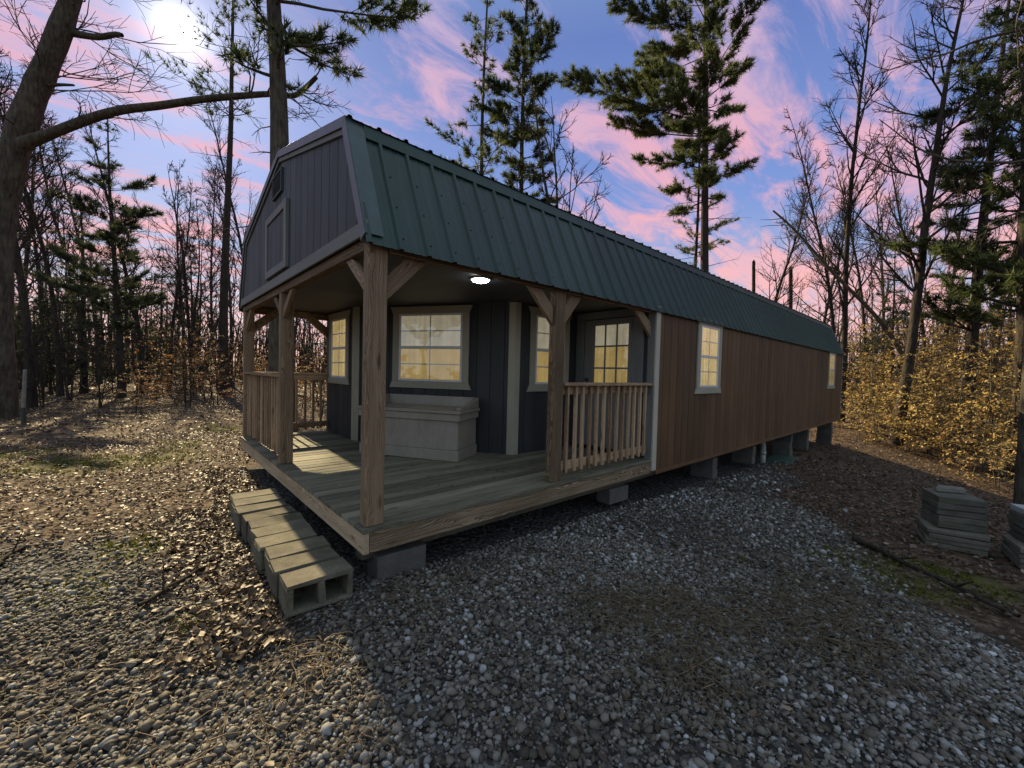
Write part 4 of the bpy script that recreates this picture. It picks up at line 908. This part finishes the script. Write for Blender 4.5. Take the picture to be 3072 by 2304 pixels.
lp = smooth_path(lp, 34); C.add(lp, np.interp(np.linspace(0, 1, 34), [0, .1, .5, .85, 1], np.array([19, 13.5, 9.5, 7, 6])*px*0.72), 9)
sp = smooth_path(traced([(150, 70), (180, 76), (215, 80), (250, 74), (264, 76)], D1+0.1), 10); C.add(sp, np.linspace(11, 6, 10)*px*0.7, 8)
sp = smooth_path(traced([(100, 185), (130, 183), (160, 184)], D1), 6); C.add(sp, np.linspace(6, 3, 6)*px*0.7, 6)
for P_, L_, n_ in (((lp), 1.5, 16), ((tp[12:]), 3.2, 26)):
    for i in range(n_):
        p, d = along(P_, rs.uniform(0.05, 0.98)); ln = L_*rs.uniform(.35, 1.0); b = wander(rs, p, perp(rs, d, R(rs.uniform(40, 80))), ln, 6, 0.14, 0.03); C.add(b, np.linspace(0.022, 0.007, 7), 4)
        for j in range(5):
            p2, d2 = along(b, rs.uniform(.25, 1)); c = wander(rs, p2, perp(rs, d2, R(40)), ln*.45, 4, 0.13, 0.02); C.add(c, np.linspace(.010, .006, 5), 3)
            for q in range(4):
                p3, d3 = along(c, rs.uniform(.25, 1)); C.add(wander(rs, p3, perp(rs, d3, R(40)), ln*.22, 3, 0.13, 0.02), np.array((.007, .006, .006, .005)), 3)
limbs_ = C.mesh('crown', 'bark_brown')
e = empty('leaning_tree', (bx_[0], bx_[1], g0), 'thick leaning bare tree with one long horizontal limb', 'tree')
for me_ in (lean_trunk, limbs_):
    o = link(me_.name, me_, e); o.location = (-bx_[0], -bx_[1], -g0)

# --- pines
PT = {}
big = pine_tree(11, 17, 0.30, 8.2, 2.8, dens=1.5, tuft=0.24, bias=(0.35, -0.3), dead=10, bark_='bark_brown', trunk_k=16, k=12)
plant('pine_tree', big, (1.22, 7.75), 'thick pine trunk rising right behind the porch gable', 'tree')
p_a = pine_tree(21, 26, 0.19, 9.8, 2.9, dens=1.0, tuft=0.30, dead=6, gaps=0.28)
p_b = pine_tree(22, 29, 0.20, 11.5, 3.4, dens=1.6, tuft=0.32, dead=8, gaps=0.16, k=11)
p_c = pine_tree(23, 32, 0.30, 12.6, 5.8, dens=1.45, tuft=0.35, bias=(-0.30, 0.45), dead=16, gaps=0.18, k=12)
p_d = pine_tree(24, 21, 0.24, 5.2, 3.6, dens=1.5, tuft=0.30, dead=10, gaps=0.12, mat='needles_green')
p_e = pine_tree(25, 23, 0.24, 14.2, 4.0, dens=0.6, tuft=0.30, dead=10, gaps=0.5, bias=(-.4, 0))
p_f = pine_tree(26, 11.5, 0.15, 1.2, 3.0, shape='spruce', dens=0.9, tuft=0.24, dead=8, gaps=0.2, mat='needles_dark')
plant('pine_tree', p_a, spot(1030, 22), 'slender sparse pine nearest the near gable, seen above the roof', 'tree')
plant('pine_tree', p_b, spot(1120, 23), 'dense pine with bare lower trunk beside the sparse pine above the roof', 'tree', None, 1.2)
plant('pine_tree', p_c, spot(1518, 24), 'tall broad pine with layered boughs standing behind mid roof', 'tree')
plant('pine_tree', p_a, spot(1494, 25.5), 'thin companion trunk leaning on the broad pine', 'tree', None, 2.6, (0.8, 0.8, 0.82))
plant('pine_tree', p_d, spot(2095, 17), 'dark full pine among bare trees beyond the far cabin end', 'tree', None, 0.4)
plant('pine_tree', p_d, spot(2215, 13.5), 'dark pine overhanging the edge of the view above the pavers', 'tree', None, 2.2, (1.05, 1.05, 1.1))
plant('pine_tree', p_e, spot(484, 22), 'thin straight pine in front of the sun with sparse crown', 'tree', None, 0.3, (1.0, 1.0, 1.05))
p_g = pine_tree(27, 12.0, 0.16, 3.0, 2.9, dens=1.7, tuft=0.26, dead=12, gaps=0.12, mat='needles_dark', k=11)
plant('pine_tree', p_g, spot(262, 18), 'bushy dark evergreen in the thicket beside the leaning tree', 'tree', None, 0.9, (0.95, 0.95, 1.0))
plant('spruce_tree', p_f, spot(180, 20), 'shorter dark evergreen half hidden in the thicket', 'tree', None, 3.0, (1.0, 1.0, 0.86))
for vx, dp, sc_ in ((110, 19, .42), (20, 20, .5), (320, 22, .42), (150, 27, .8), (370, 31, .5), (90, 30, .75)):
    plant('spruce_tree', p_f, spot(vx, dp), 'young dark evergreen crowding the thicket under the leaning tree', 'tree', 'young evergreens of the thicket', vx*1.7, (sc_*1.1, sc_*1.1, sc_))
plant('spruce_tree', p_f, spot(1925, 22), 'small evergreen with open boughs behind the bare trees', 'tree', None, 2.0, (0.7, 0.7, 0.85))

# --- bare trees
b_a = bare_tree(31, 20, 0.16, 0.25, 36, 0.22, (25, 50), 0.009, sub=(8, 7))
b_b = bare_tree(32, 13, 0.12, 0.2, 24, 0.33, (30, 60), 0.008, fork=3)
b_c = bare_tree(33, 17, 0.13, 0.3, 30, 0.24, (25, 50), 0.007, sub=(8, 7))
b_d = bare_tree(34, 19, 0.19, 0.30, 34, 0.28, (35, 65), 0.008, lean=0.10, sub=(8, 7))
plant('bare_tree', b_b, spot(1225, 20), 'spreading many stemmed bare tree above the roof', 'tree', None, 0.4, (1.25, 1.25, 1.3))
plant('bare_tree', b_c, spot(1640, 24), 'young bare tree with upswept branches behind the far roof', 'tree', None, 0.2, (0.95, 0.95, 0.92))
plant('bare_tree', b_a, spot(1820, 21), 'tall bare tree with paired straight stems beyond the far cabin end', 'tree', None, 1.0, (0.95, 0.95, 1.1))
plant('bare_tree', b_c, spot(1806, 21.6), 'thinner bare stem close beside the tall paired tree', 'tree', None, 2.5, (0.9, 0.9, 1.05))
plant('bare_tree', b_d, spot(1940, 16), 'stout bare tree leaning slightly, beyond the golden shrubs', 'tree', None, R(-40), (1.0, 1.0, 1.05))
plant('bare_tree', b_c, spot(545, 32), 'leafless tree whose branches reach the gable edge', 'tree', None, 3.6, (1.2, 1.2, 1.4))
plant('bare_tree', b_a, spot(68, 13.5), 'straight thin trunk standing just behind the leaning tree', 'tree', None, 0.7, (0.75, 0.75, 0.8))
plant('bare_tree', b_b, spot(420, 24), 'fine twigged bare tree between evergreen and thin pine', 'tree', None, 2.0, 0.95)
plant('bare_tree', b_c, spot(180, 26), 'bare tree showing above the dark evergreen thicket', 'tree', None, 5.0, 1.0)
for vx, dp, k, sc_, rz in ((310, 21, 0, (.75, .75, .68), 1.0), (365, 24, 1, (.8, .8, .8), 2.0), (130, 18, 1, (.8, .8, .9), 4.0), (40, 22, 0, (.9, .9, .95), 5.2), (215, 28, 0, (.9, .9, .9), .4), (500, 29, 1, (.9, .9, 1.0), 2.9), (-60, 16, 1, (.9, .9, .95), 1.7), (95, 25, 1, (1, 1, 1.1), 3.3), (400, 33, 1, (1, 1, 1.0), 5.5), (460, 36, 0, (.9, .9, .95), 2.2)):
    plant('bare_tree', (b_a, b_c)[k], spot(vx, dp), 'tall bare tree in the tangled wood on the porch side', 'tree', 'tall bare trees on the porch side', rz, sc_)
for vx, dp, k, sc_, rz in ((1760, 28, 1, (1, 1, 1.0), .6), (1870, 25, 1, (.9, .9, 1.05), 2.1), (1905, 29, 0, (.8, .8, .95), 4.4), (2005, 22, 1, (.85, .85, 1.0), 3.0), (2040, 27, 0, (.8, .8, 1.0), 1.1), (2130, 21, 1, (.9, .9, 1.0), 5.0)):
    plant('bare_tree', (b_a, b_c)[k], spot(vx, dp), 'tall thin bare tree in the wood past the far cabin end', 'tree', 'tall bare trees past the cabin', rz, sc_)
# snags and the slanting fallen trunk
def pole(name, vx, y0, y1, depth, rpx, label, lean=0.0):
    a = at(vx, y0, depth); gz_ = float(gheight(a[0], a[1])); b_ = at(vx+lean, y1, depth); T = Tubes(); P = smooth_path([[a[0], a[1], gz_-0.2], (a*0.4+b_*0.6)+(0.03, 0.02, 0), b_], 12)
    T.add(P, np.linspace(rpx*1.25, rpx, 12)*depth/880, 9); T.add([b_, b_+(0.01, 0, .12)], [rpx*depth/880*0.9, 0.01], 6)
    o = link(name, T.mesh(name, 'bark_dark')); tag(o, label, 'tree'); return o
pole('snag', 1708, 815, 578, 25, 3.6, 'broken off bare trunk standing alone behind the far roof')
pole('snag', 1628, 815, 565, 24.5, 3.2, 'broken stump trunk beside the young bare tree')
rs = np.random.default_rng(5); T = Tubes(); P = smooth_path(traced([(1985, 830), (1930, 735), (1880, 670), (1800, 590), (1720, 500), (1670, 455)], 19), 18); T.add(P, np.linspace(5.5, 1.6, 18)*19/880, 8)
for i in range(14):
    p, d = along(P, rs.uniform(.3, 1)); b = wander(rs, p, perp(rs, d, R(50)), rs.uniform(.6, 1.8), 5, .12, .04); T.add(b, np.linspace(.02, .008, 6), 4)
tag(link('slanting_trunk', T.mesh('slanting_trunk', 'bark_grey')), 'slanting dead trunk leaning across between bare trees', 'tree')
# trunk at the right hand edge
T = Tubes(); q = at(2234, 830, 8.0); g_ = float(gheight(q[0], q[1])); T.add(smooth_path([[q[0], q[1], g_-.2], [q[0], q[1], g_+.4], [q[0]+.02, q[1], 3], [q[0]+.1, q[1]-.1, 11]], 16), np.interp(np.linspace(0, 1, 16), [0, .1, 1], [.27, .19, .12]), 14)
e = empty('edge_tree', (q[0], q[1], g_), 'lichen covered trunk at the edge of the view behind the pavers', 'tree'); o = link('trunk', T.mesh('trunk', 'bark_grey'), e); o.location = (-q[0], -q[1], -g_)
C = Tubes(); rs = np.random.default_rng(8)
for i in range(16):
    z_ = rs.uniform(3.2, 9); b = wander(rs, (q[0], q[1], z_), (rs.normal(), rs.normal(), .35), rs.uniform(1.5, 3.2), 7, .12, -.01); C.add(b, np.linspace(.035, .008, 8), 5)
    for j in range(7):
        p2, d2 = along(b, rs.uniform(.25, 1)); c = wander(rs, p2, perp(rs, d2, R(45)), rs.uniform(.4, 1.1), 4, .12, -.02); C.add(c, np.linspace(.012, .005, 5), 3)
        for k in range(4):
            p3, d3 = along(c, rs.uniform(.25, 1)); C.add(wander(rs, p3, perp(rs, d3, R(45)), rs.uniform(.2, .5), 3, .12), np.array((.006, .005, .005, .004)), 3)
o = link('crown', C.mesh('crown', 'bark_grey'), e); o.location = (-q[0], -q[1], -g_)

# --- golden beech saplings on the right
s_g = [leafy_sapling(41+i, h, ns, 0.092, 'leaves_gold', 0.75, sp_) for i, (h, ns, sp_) in enumerate(((4.4, 3, .5), (3.4, 3, .58), (5.8, 2, .42), (2.3, 3, .7)))]
rs = np.random.default_rng(77)
for i, (vx, dp, k, sc_) in enumerate([(1868, 17.5, 1, 1.0), (1905, 15.5, 0, 1.0), (1950, 14.2, 1, 1.0), (1990, 15.5, 2, .9), (2030, 13, 0, 1.0), (2075, 14.5, 2, .95), (2110, 12.3, 1, 1.1), (2150, 13, 2, 1.0), (2195, 11.5, 0, 1.1), (2240, 12.5, 2, 1.0), (2000, 12.6, 3, 1.0), (2090, 11.4, 3, 1.05), (2140, 16, 2, 1.1), (1900, 20, 2, 1.0), (1850, 21.5, 0, 1.2), (2040, 18, 2, 1.15), (2200, 15.5, 2, 1.2), (1955, 18, 0, 1.2), (2290, 12, 2, 1.0), (1880, 14, 3, .9), (2110, 19, 2, 1.3), (2170, 9.8, 3, .8), (2060, 16.5, 1, 1.2), (2215, 13.8, 2, 1.2), (2180, 14.5, 2, 1.5), (2240, 15, 2, 1.7), (2125, 16.5, 2, 1.45), (2075, 19, 2, 1.5), (1925, 17, 1, 1.1), (2010, 20.5, 2, 1.2)]):
    plant('beech_sapling', s_g[k], spot(vx, dp*1.06+1.3), 'golden leaved beech sapling in the sunlit thicket past the far cabin end', 'sapling', 'golden beech saplings', rs.uniform(0, 6.28), (sc_*1.1, sc_*1.1, sc_*1.15))
s_o = [leafy_sapling(51, 2.4, 2, 0.085, 'leaves_orange', .75, .6, 'bark_dark'), leafy_sapling(52, 3.4, 2, 0.09, 'leaves_orange', .5, .45, 'bark_dark')]
for i, (vx, dp, k, sc_) in enumerate([(405, 15, 1, 1.0), (450, 19, 1, 1.15), (330, 17, 0, 1.0), (500, 22, 1, 1.2), (380, 23, 1, 1.3), (300, 12.5, 0, .75), (350, 19, 1, 1.2), (425, 21, 1, 1.3), (470, 16.5, 0, 1.2), (390, 17, 0, 1.1), (520, 26, 1, 1.5), (440, 28, 1, 1.6), (340, 27, 1, 1.5), (660, 17, 1, 1.0), (700, 14, 0, 1.2), (620, 20, 1, 1.3), (560, 15, 0, 1.1), (680, 22, 1, 1.3), (250, 21, 1, 1.1)]):
    plant('beech_sapling', s_o[k], spot(vx, dp), 'russet leaved beech sapling in the wood on the porch side', 'sapling', 'russet beech saplings', rs.uniform(0, 6.28), sc_)
# --- leafless brush
s_b = [bare_tree(61, 3.6, 0.03, 0.08, 18, .42, (30, 70), .0055, sub=(6, 5), fork=3), bare_tree(62, 5.0, 0.04, 0.12, 20, .36, (30, 65), .006, sub=(6, 5), fork=2)]
for i, (vx, dp, k, sc_) in enumerate([(20, 15, 0, 1.0), (95, 13.5, 0, .9), (150, 16, 1, 1.0), (215, 14, 0, .9), (60, 19, 1, 1.1), (120, 21, 1, 1.1), (300, 20, 1, 1.0), (350, 26, 1, 1.2), (-40, 17, 1, 1.1), (470, 25, 1, 1.2), (640, 25, 1, 1.2), (690, 18, 1, 1.0), (1860, 26, 1, 1.2), (1930, 25, 1, 1.2), (2000, 24, 1, 1.3), (2090, 23, 1, 1.3), (2180, 22, 1, 1.3), (1790, 27, 1, 1.2), (1740, 27, 1, 1.2), (270, 24, 1, 1.2)]):
    plant('leafless_shrub', s_b[k], spot(vx, dp), 'leafless twiggy shrub in the wood around the clearing', 'shrub', 'leafless shrubs', rs.uniform(0, 6.28), sc_)
# --- the wood farther off
f_b = [bare_tree(71, 14, 0.13, .25, 16, .25, (30, 60), .012, sub=(5, 4)), bare_tree(72, 11, 0.11, .2, 16, .28, (30, 60), .012, sub=(5, 4))]
f_p = [pine_tree(73, 15, .16, 4.5, 2.8, dens=.7, tuft=.42, k=7, dead=6, mat='needles_dark'), pine_tree(74, 8, .10, 1.2, 1.9, shape='spruce', dens=.8, tuft=.36, k=7, dead=0, mat='needles_dark')]
f_l = leafy_sapling(75, 4.2, 3, .14, 'leaves_orange', .45, .5, 'bark_dark')
for i in range(150):
    vx = rs.uniform(-250, 2420); dp = rs.uniform(27, 62)
    if 1250 < vx < 1500 and rs.uniform() < .6: continue
    xy = spot(vx, dp); u = rs.uniform(); sc_ = rs.uniform(.75, 1.2)
    if 700 < vx < 1780: sc_ *= 0.62
    if u < .5: plant('bare_tree', f_b[i % 2], xy, 'slender bare tree in the far wood', 'tree', 'far bare trees', rs.uniform(0, 6.28), sc_)
    elif u < .74: plant('pine_tree', f_p[i % 2], xy, 'dark evergreen in the far wood', 'tree', 'far evergreens', rs.uniform(0, 6.28), sc_*(.7 if i % 2 == 0 else 1))
    else: plant('beech_sapling', f_l, xy, 'russet undergrowth sapling in the far wood', 'sapling', 'far russet saplings', rs.uniform(0, 6.28), sc_)
# distant mass of the wood
rs = np.random.default_rng(9); C = Tubes()
for i in range(2100):
    a = rs.uniform(-0.5, 2.4); d_ = rs.uniform(60, 120); x, y = CAM[0]+d_*math.cos(a), CAM[1]+d_*math.sin(a); h = rs.uniform(5, 14); b = wander(rs, (x, y, float(gheight(x, y))-.2), (rs.normal(0, .08), rs.normal(0, .08), 1), h, 5, .05); C.add(b, np.linspace(.16, .03, 6)*rs.uniform(.6, 1.2), 4)
    for j in range(5):
        p2, d2 = along(b, rs.uniform(.15, .95)); C.add(wander(rs, p2, perp(rs, d2, R(45)), h*.28, 3, .12, .05), np.array((.06, .05, .035, .02)), 3)
tag(link('distant_wood', C.mesh('distant_wood', 'bark_dark')), 'distant bare wood closing off the horizon', 'wood', None, 'stuff')

# marker stake
q = spot(50, 9.9); g_ = float(gheight(*q)); e = empty('marker_stake', (q[0], q[1], g_), 'thin pale marker stake with dark base in the leaf litter', 'stake')
o = part('stake', MB().cyl((0, 0, 0.42), (0.03, 0, 1.32), 0.036, 0.034, 12).cyl((0.03, 0, 1.32), (0.03, 0, 1.34), 0.04, 0.03, 12), 'stake_paint', e); o = part('sleeve', MB().cyl((0, 0, -0.1), (0, 0, 0.42), 0.044, 0.041, 12), 'stake_green', e)

# ------------------------------------------------------------------ gravel, leaf litter, moss, twigs
rs = np.random.default_rng(101)
def sector(n_, r0, r1, a0=-0.32, a1=2.0):
    r = np.sqrt(rs.uniform(r0*r0, r1*r1, n_)); a = rs.uniform(a0, a1, n_); return CAM[0]+r*np.cos(a), CAM[1]+r*np.sin(a), r
def outside_cabin(x, y): return ~((x > 0.02) & (x < L) & (y > 0.12) & (y < W))
phi = (1+5**.5)/2
ico = np.array([(-1, phi, 0), (1, phi, 0), (-1, -phi, 0), (1, -phi, 0), (0, -1, phi), (0, 1, phi), (0, -1, -phi), (0, 1, -phi), (phi, 0, -1), (phi, 0, 1), (-phi, 0, -1), (-phi, 0, 1)])/math.sqrt(1+phi*phi)
icf = np.array([(0, 11, 5), (0, 5, 1), (0, 1, 7), (0, 7, 10), (0, 10, 11), (1, 5, 9), (5, 11, 4), (11, 10, 2), (10, 7, 6), (7, 1, 8), (3, 9, 4), (3, 4, 2), (3, 2, 6), (3, 6, 8), (3, 8, 9), (4, 9, 5), (2, 4, 11), (6, 2, 10), (8, 6, 7), (9, 8, 1)])
shapes = np.stack([ico*rs.uniform(.72, 1.25, (12, 1))*np.array((1.0, rs.uniform(.6, .95), rs.uniform(.42, .75)))+rs.normal(0, .05, (12, 3)) for _ in range(24)])
def rots(n_, tilt):
    yw = rs.uniform(0, 2*np.pi, n_); a = rs.normal(0, tilt, n_); b = rs.normal(0, tilt, n_)
    cz, sz, ca, sa, cb_, sb = np.cos(yw), np.sin(yw), np.cos(a), np.sin(a), np.cos(b), np.sin(b); o = np.zeros(n_); i_ = np.ones(n_)
    Rz = np.stack([cz, -sz, o, sz, cz, o, o, o, i_], -1).reshape(-1, 3, 3); Rx = np.stack([i_, o, o, o, ca, -sa, o, sa, ca], -1).reshape(-1, 3, 3); Ry = np.stack([cb_, o, sb, o, i_, o, -sb, o, cb_], -1).reshape(-1, 3, 3)
    return Rz@Rx@Ry
X, Y, S = [], [], []
for n_, r0, r1, s0, s1 in ((62000, 1.0, 4.2, .0070, .0145), (42000, 4.2, 7.2, .0095, .017), (21000, 7.2, 13.0, .014, .023)):
    x, y, r = sector(n_, r0, r1); gmk = gravel_mask(x, y); patch = 0.5+0.5*np.sin(x*1.3+2.0*np.sin(y*0.9))*np.sin(y*1.6+1.2)
    bare = np.clip(np.sin(x*0.9+1.7*np.sin(y*0.8+1))*np.sin(y*1.1+0.6*x)*1.6-0.35, 0, 1)*(r > 1.6)
    keep = (rs.uniform(0, 1, n_) < gmk*(0.66+0.34*patch)*(1-0.6*bare)+0.04) & outside_cabin(x, y); x, y = x[keep], y[keep]
    X.append(x); Y.append(y); S.append(np.clip(rs.lognormal(math.log((s0+s1)/2), .42, len(x)), s0*.5, s1*2.3))
X, Y, S = map(np.concatenate, (X, Y, S)); n_ = len(X)
V = np.einsum('nij,nkj->nki', rots(n_, .35), shapes[rs.integers(0, 24, n_)])*S[:, None, None]+np.stack([X, Y, gheight(X, Y)+S*rs.uniform(.1, .55, n_)], -1)[:, None]
F = (np.arange(n_)[:, None, None]*12+icf[None]).reshape(-1, 3)
cool = sstep(X, -0.4, 1.8)*0.20-0.10
tag(link('gravel', fast_mesh('gravel', V.reshape(-1, 3), F, 'gravel_stone', np.repeat(np.clip(rs.beta(1.7, 2.4, n_)+cool-0.05+0.12*np.sin(X*1.7+np.sin(Y*2.1)*1.3)*np.sin(Y*1.4-X), 0, 1), 12))), 'loose grey and tan gravel over the drive', 'gravel', None, 'stuff')
# leaf litter: curled leaves, six corners
X, Y, S = [], [], []
for n_, r0, r1, s0, s1 in ((12000, 1.0, 5.0, .03, .06), (52000, 5.0, 12.0, .032, .068), (36000, 12.0, 26.0, .06, .11), (16000, 26.0, 48.0, .12, .2)):
    x, y, r = sector(n_, r0, r1, -.4, 2.1); gmk = gravel_mask(x, y); near_step = np.exp(-((x+.62)**2/.10+np.clip(np.abs(y-1.1)-1.2, 0, 9)**2/.3))
    clump = 0.5+0.5*np.sin(x*2.3+np.sin(y*1.7)*1.5)*np.sin(y*2.9)
    keep = (rs.uniform(0, 1, n_) < (1-gmk*(0.97-0.16*clump**2-0.22*sstep(-x, 0.3, 0.9)*clump))*(1-.75*moss_mask(x, y))) & outside_cabin(x, y); x, y = x[keep], y[keep]
    X.append(x); Y.append(y); S.append(rs.uniform(s0, s1, len(x)))
x = rs.normal(-.70, .20, 3400); y = rs.uniform(-.25, 2.7, 3400); k_ = x < -.50; X.append(x[k_]); Y.append(y[k_]); S.append(rs.uniform(.03, .072, k_.sum()))
x = rs.uniform(-.55, -.0, 700); y = rs.uniform(2.3, 4.6, 700); X.append(x); Y.append(y); S.append(rs.uniform(.04, .08, 700))
x = np.r_[rs.uniform(.1, 1.9, 16), rs.uniform(2.0, 3.8, 9)]; y = np.r_[rs.uniform(.3, 1.2, 16), rs.uniform(.15, 1.1, 9)]; X.append(x); Y.append(y); S.append(rs.uniform(.025, .05, 25))
X, Y, S = map(np.concatenate, (X, Y, S)); n_ = len(X)
lf = np.array([(-.5, 0, .06), (-.12, -.26, .10), (-.05, 0, 0), (-.12, .26, .10), (.28, -.17, .07), (.28, .17, .07), (.5, 0, .12)])
lft = np.array([(0, 1, 2), (0, 2, 3), (1, 4, 2), (2, 5, 3), (4, 6, 2), (2, 6, 5)])
cur = rs.uniform(.2, 2.4, (n_, 1)); shp = np.repeat(lf[None], n_, 0); shp[:, :, 2] *= cur; shp[:, :, 1] *= rs.uniform(.6, 1.2, (n_, 1)); shp += rs.normal(0, .03, shp.shape)
V = np.einsum('nij,nkj->nki', rots(n_, .38), shp)*S[:, None, None]+np.stack([X, Y, np.where(np.arange(n_) >= n_-25, 0.003, gheight(X, Y)+rs.uniform(.004, .035, n_))], -1)[:, None]
F = (np.arange(n_)[:, None, None]*7+lft[None]).reshape(-1, 3)
tag(link('leaf_litter', fast_mesh('leaf_litter', V.reshape(-1, 3), F, 'leaves_litter', np.repeat(np.clip(rs.beta(2.0, 2.3, n_)+(rs.uniform(0, 1, n_) < .012)*.6, 0, 1), 7))), 'dry brown fallen leaves over the forest floor', 'leaves', None, 'stuff')
# moss tufts
Lv = Leaves()
for a, b, r_ in MOSS:
    for i in range(int(900*r_)):
        t_, q_ = rs.uniform(0, 6.28), r_*math.sqrt(rs.uniform(0, 1))*1.05; x, y = a+q_*math.cos(t_), b+q_*math.sin(t_)/.75
        if rs.uniform() < moss_mask(np.array(x), np.array(y)) and math.sin(x*9)*math.sin(y*7+1) > -.35: Lv.add((x, y, float(gheight(x, y))), (rs.normal(0, .5), rs.normal(0, .5), 1), rs.uniform(.02, .045))
tag(link('moss', Lv.tufts('moss', 'moss_green', rs, 5, .6, .35)), 'yellow green moss patches on the ground', 'moss', None, 'stuff')
# pine straw and twigs in the drive
C = Tubes()
for cx_, cy_, r_, n_ in ((1.55, -1.55, .45, 900), (2.2, -2.2, .5, 800), (1.0, -1.9, .3, 300), (2.9, -2.2, .5, 500), (1.2, -1.2, .3, 300), (-.45, -.55, .3, 160), (-.9, -1.1, .5, 220), (.3, -.35, .5, 200), (3.2, -1.2, .6, 200), (-1.4, .2, .7, 220)):
    for i in range(n_):
        x, y = rs.normal(cx_, r_*.6), rs.normal(cy_, r_*.6); t_ = rs.uniform(0, 6.28); ln = rs.uniform(.04, .14); z_ = float(gheight(x, y))+rs.uniform(.012, .04)
        if 0 < x < L and y > -.02: continue
        dx, dy = math.cos(t_)*ln, math.sin(t_)*ln; b_ = rs.normal(0, .012); C.add([(x, y, z_), (x+dx/2-dy*b_*8, y+dy/2+dx*b_*8, z_+.006), (x+dx, y+dy, z_-.004)], np.array((.0021, .0021, .0014))*rs.uniform(.8, 1.6), 3)
me_ = fast_mesh('pine_straw', np.concatenate(C.V), np.concatenate(C.F), 'straw', rs.uniform(0, 1, C.n)); tag(link('pine_straw', me_), 'dry pine straw and grass matted in the gravel', 'straw', None, 'stuff')
def stick(p0, p1, r_, label, seed):
    q = np.random.default_rng(seed); p0, p1 = np.array(p0), np.array(p1); n2_ = 9; P = np.array([p0+(p1-p0)*t for t in np.linspace(0, 1, n2_)])+q.normal(0, .012, (n2_, 2)); P = np.c_[P, gheight(P[:, 0], P[:, 1])+.03+q.uniform(0, .012, n2_)]
    T = Tubes(); T.add(P, np.linspace(r_, r_*.5, n2_), 7)
    for j in range(3):
        pp_, dd_ = along(P, q.uniform(.3, .9)); T.add(wander(q, pp_, perp(q, dd_, R(40)), .18, 3, .1), np.array((.5, .4, .3, .2))*r_, 5)
    tag(link('fallen_stick', T.mesh('fallen_stick', 'bark_dark')), label, 'stick', 'sticks on the ground')
stick((4.55, -2.05), (3.55, -3.1), .028, 'long dark stick lying in front of the paver stacks', 1)
stick((-1.17, .70), (-.80, 1.06), .016, 'dark stick lying in leaves out from the middle of the step', 2)
stick((-.80, -.26), (-.40, -.06), .013, 'dark stick beside the near end of the block step', 3)
stick((-1.98, 2.0), (-1.85, 2.5), .016, 'short dark stick at the edge of the leaf litter far from the step', 4)
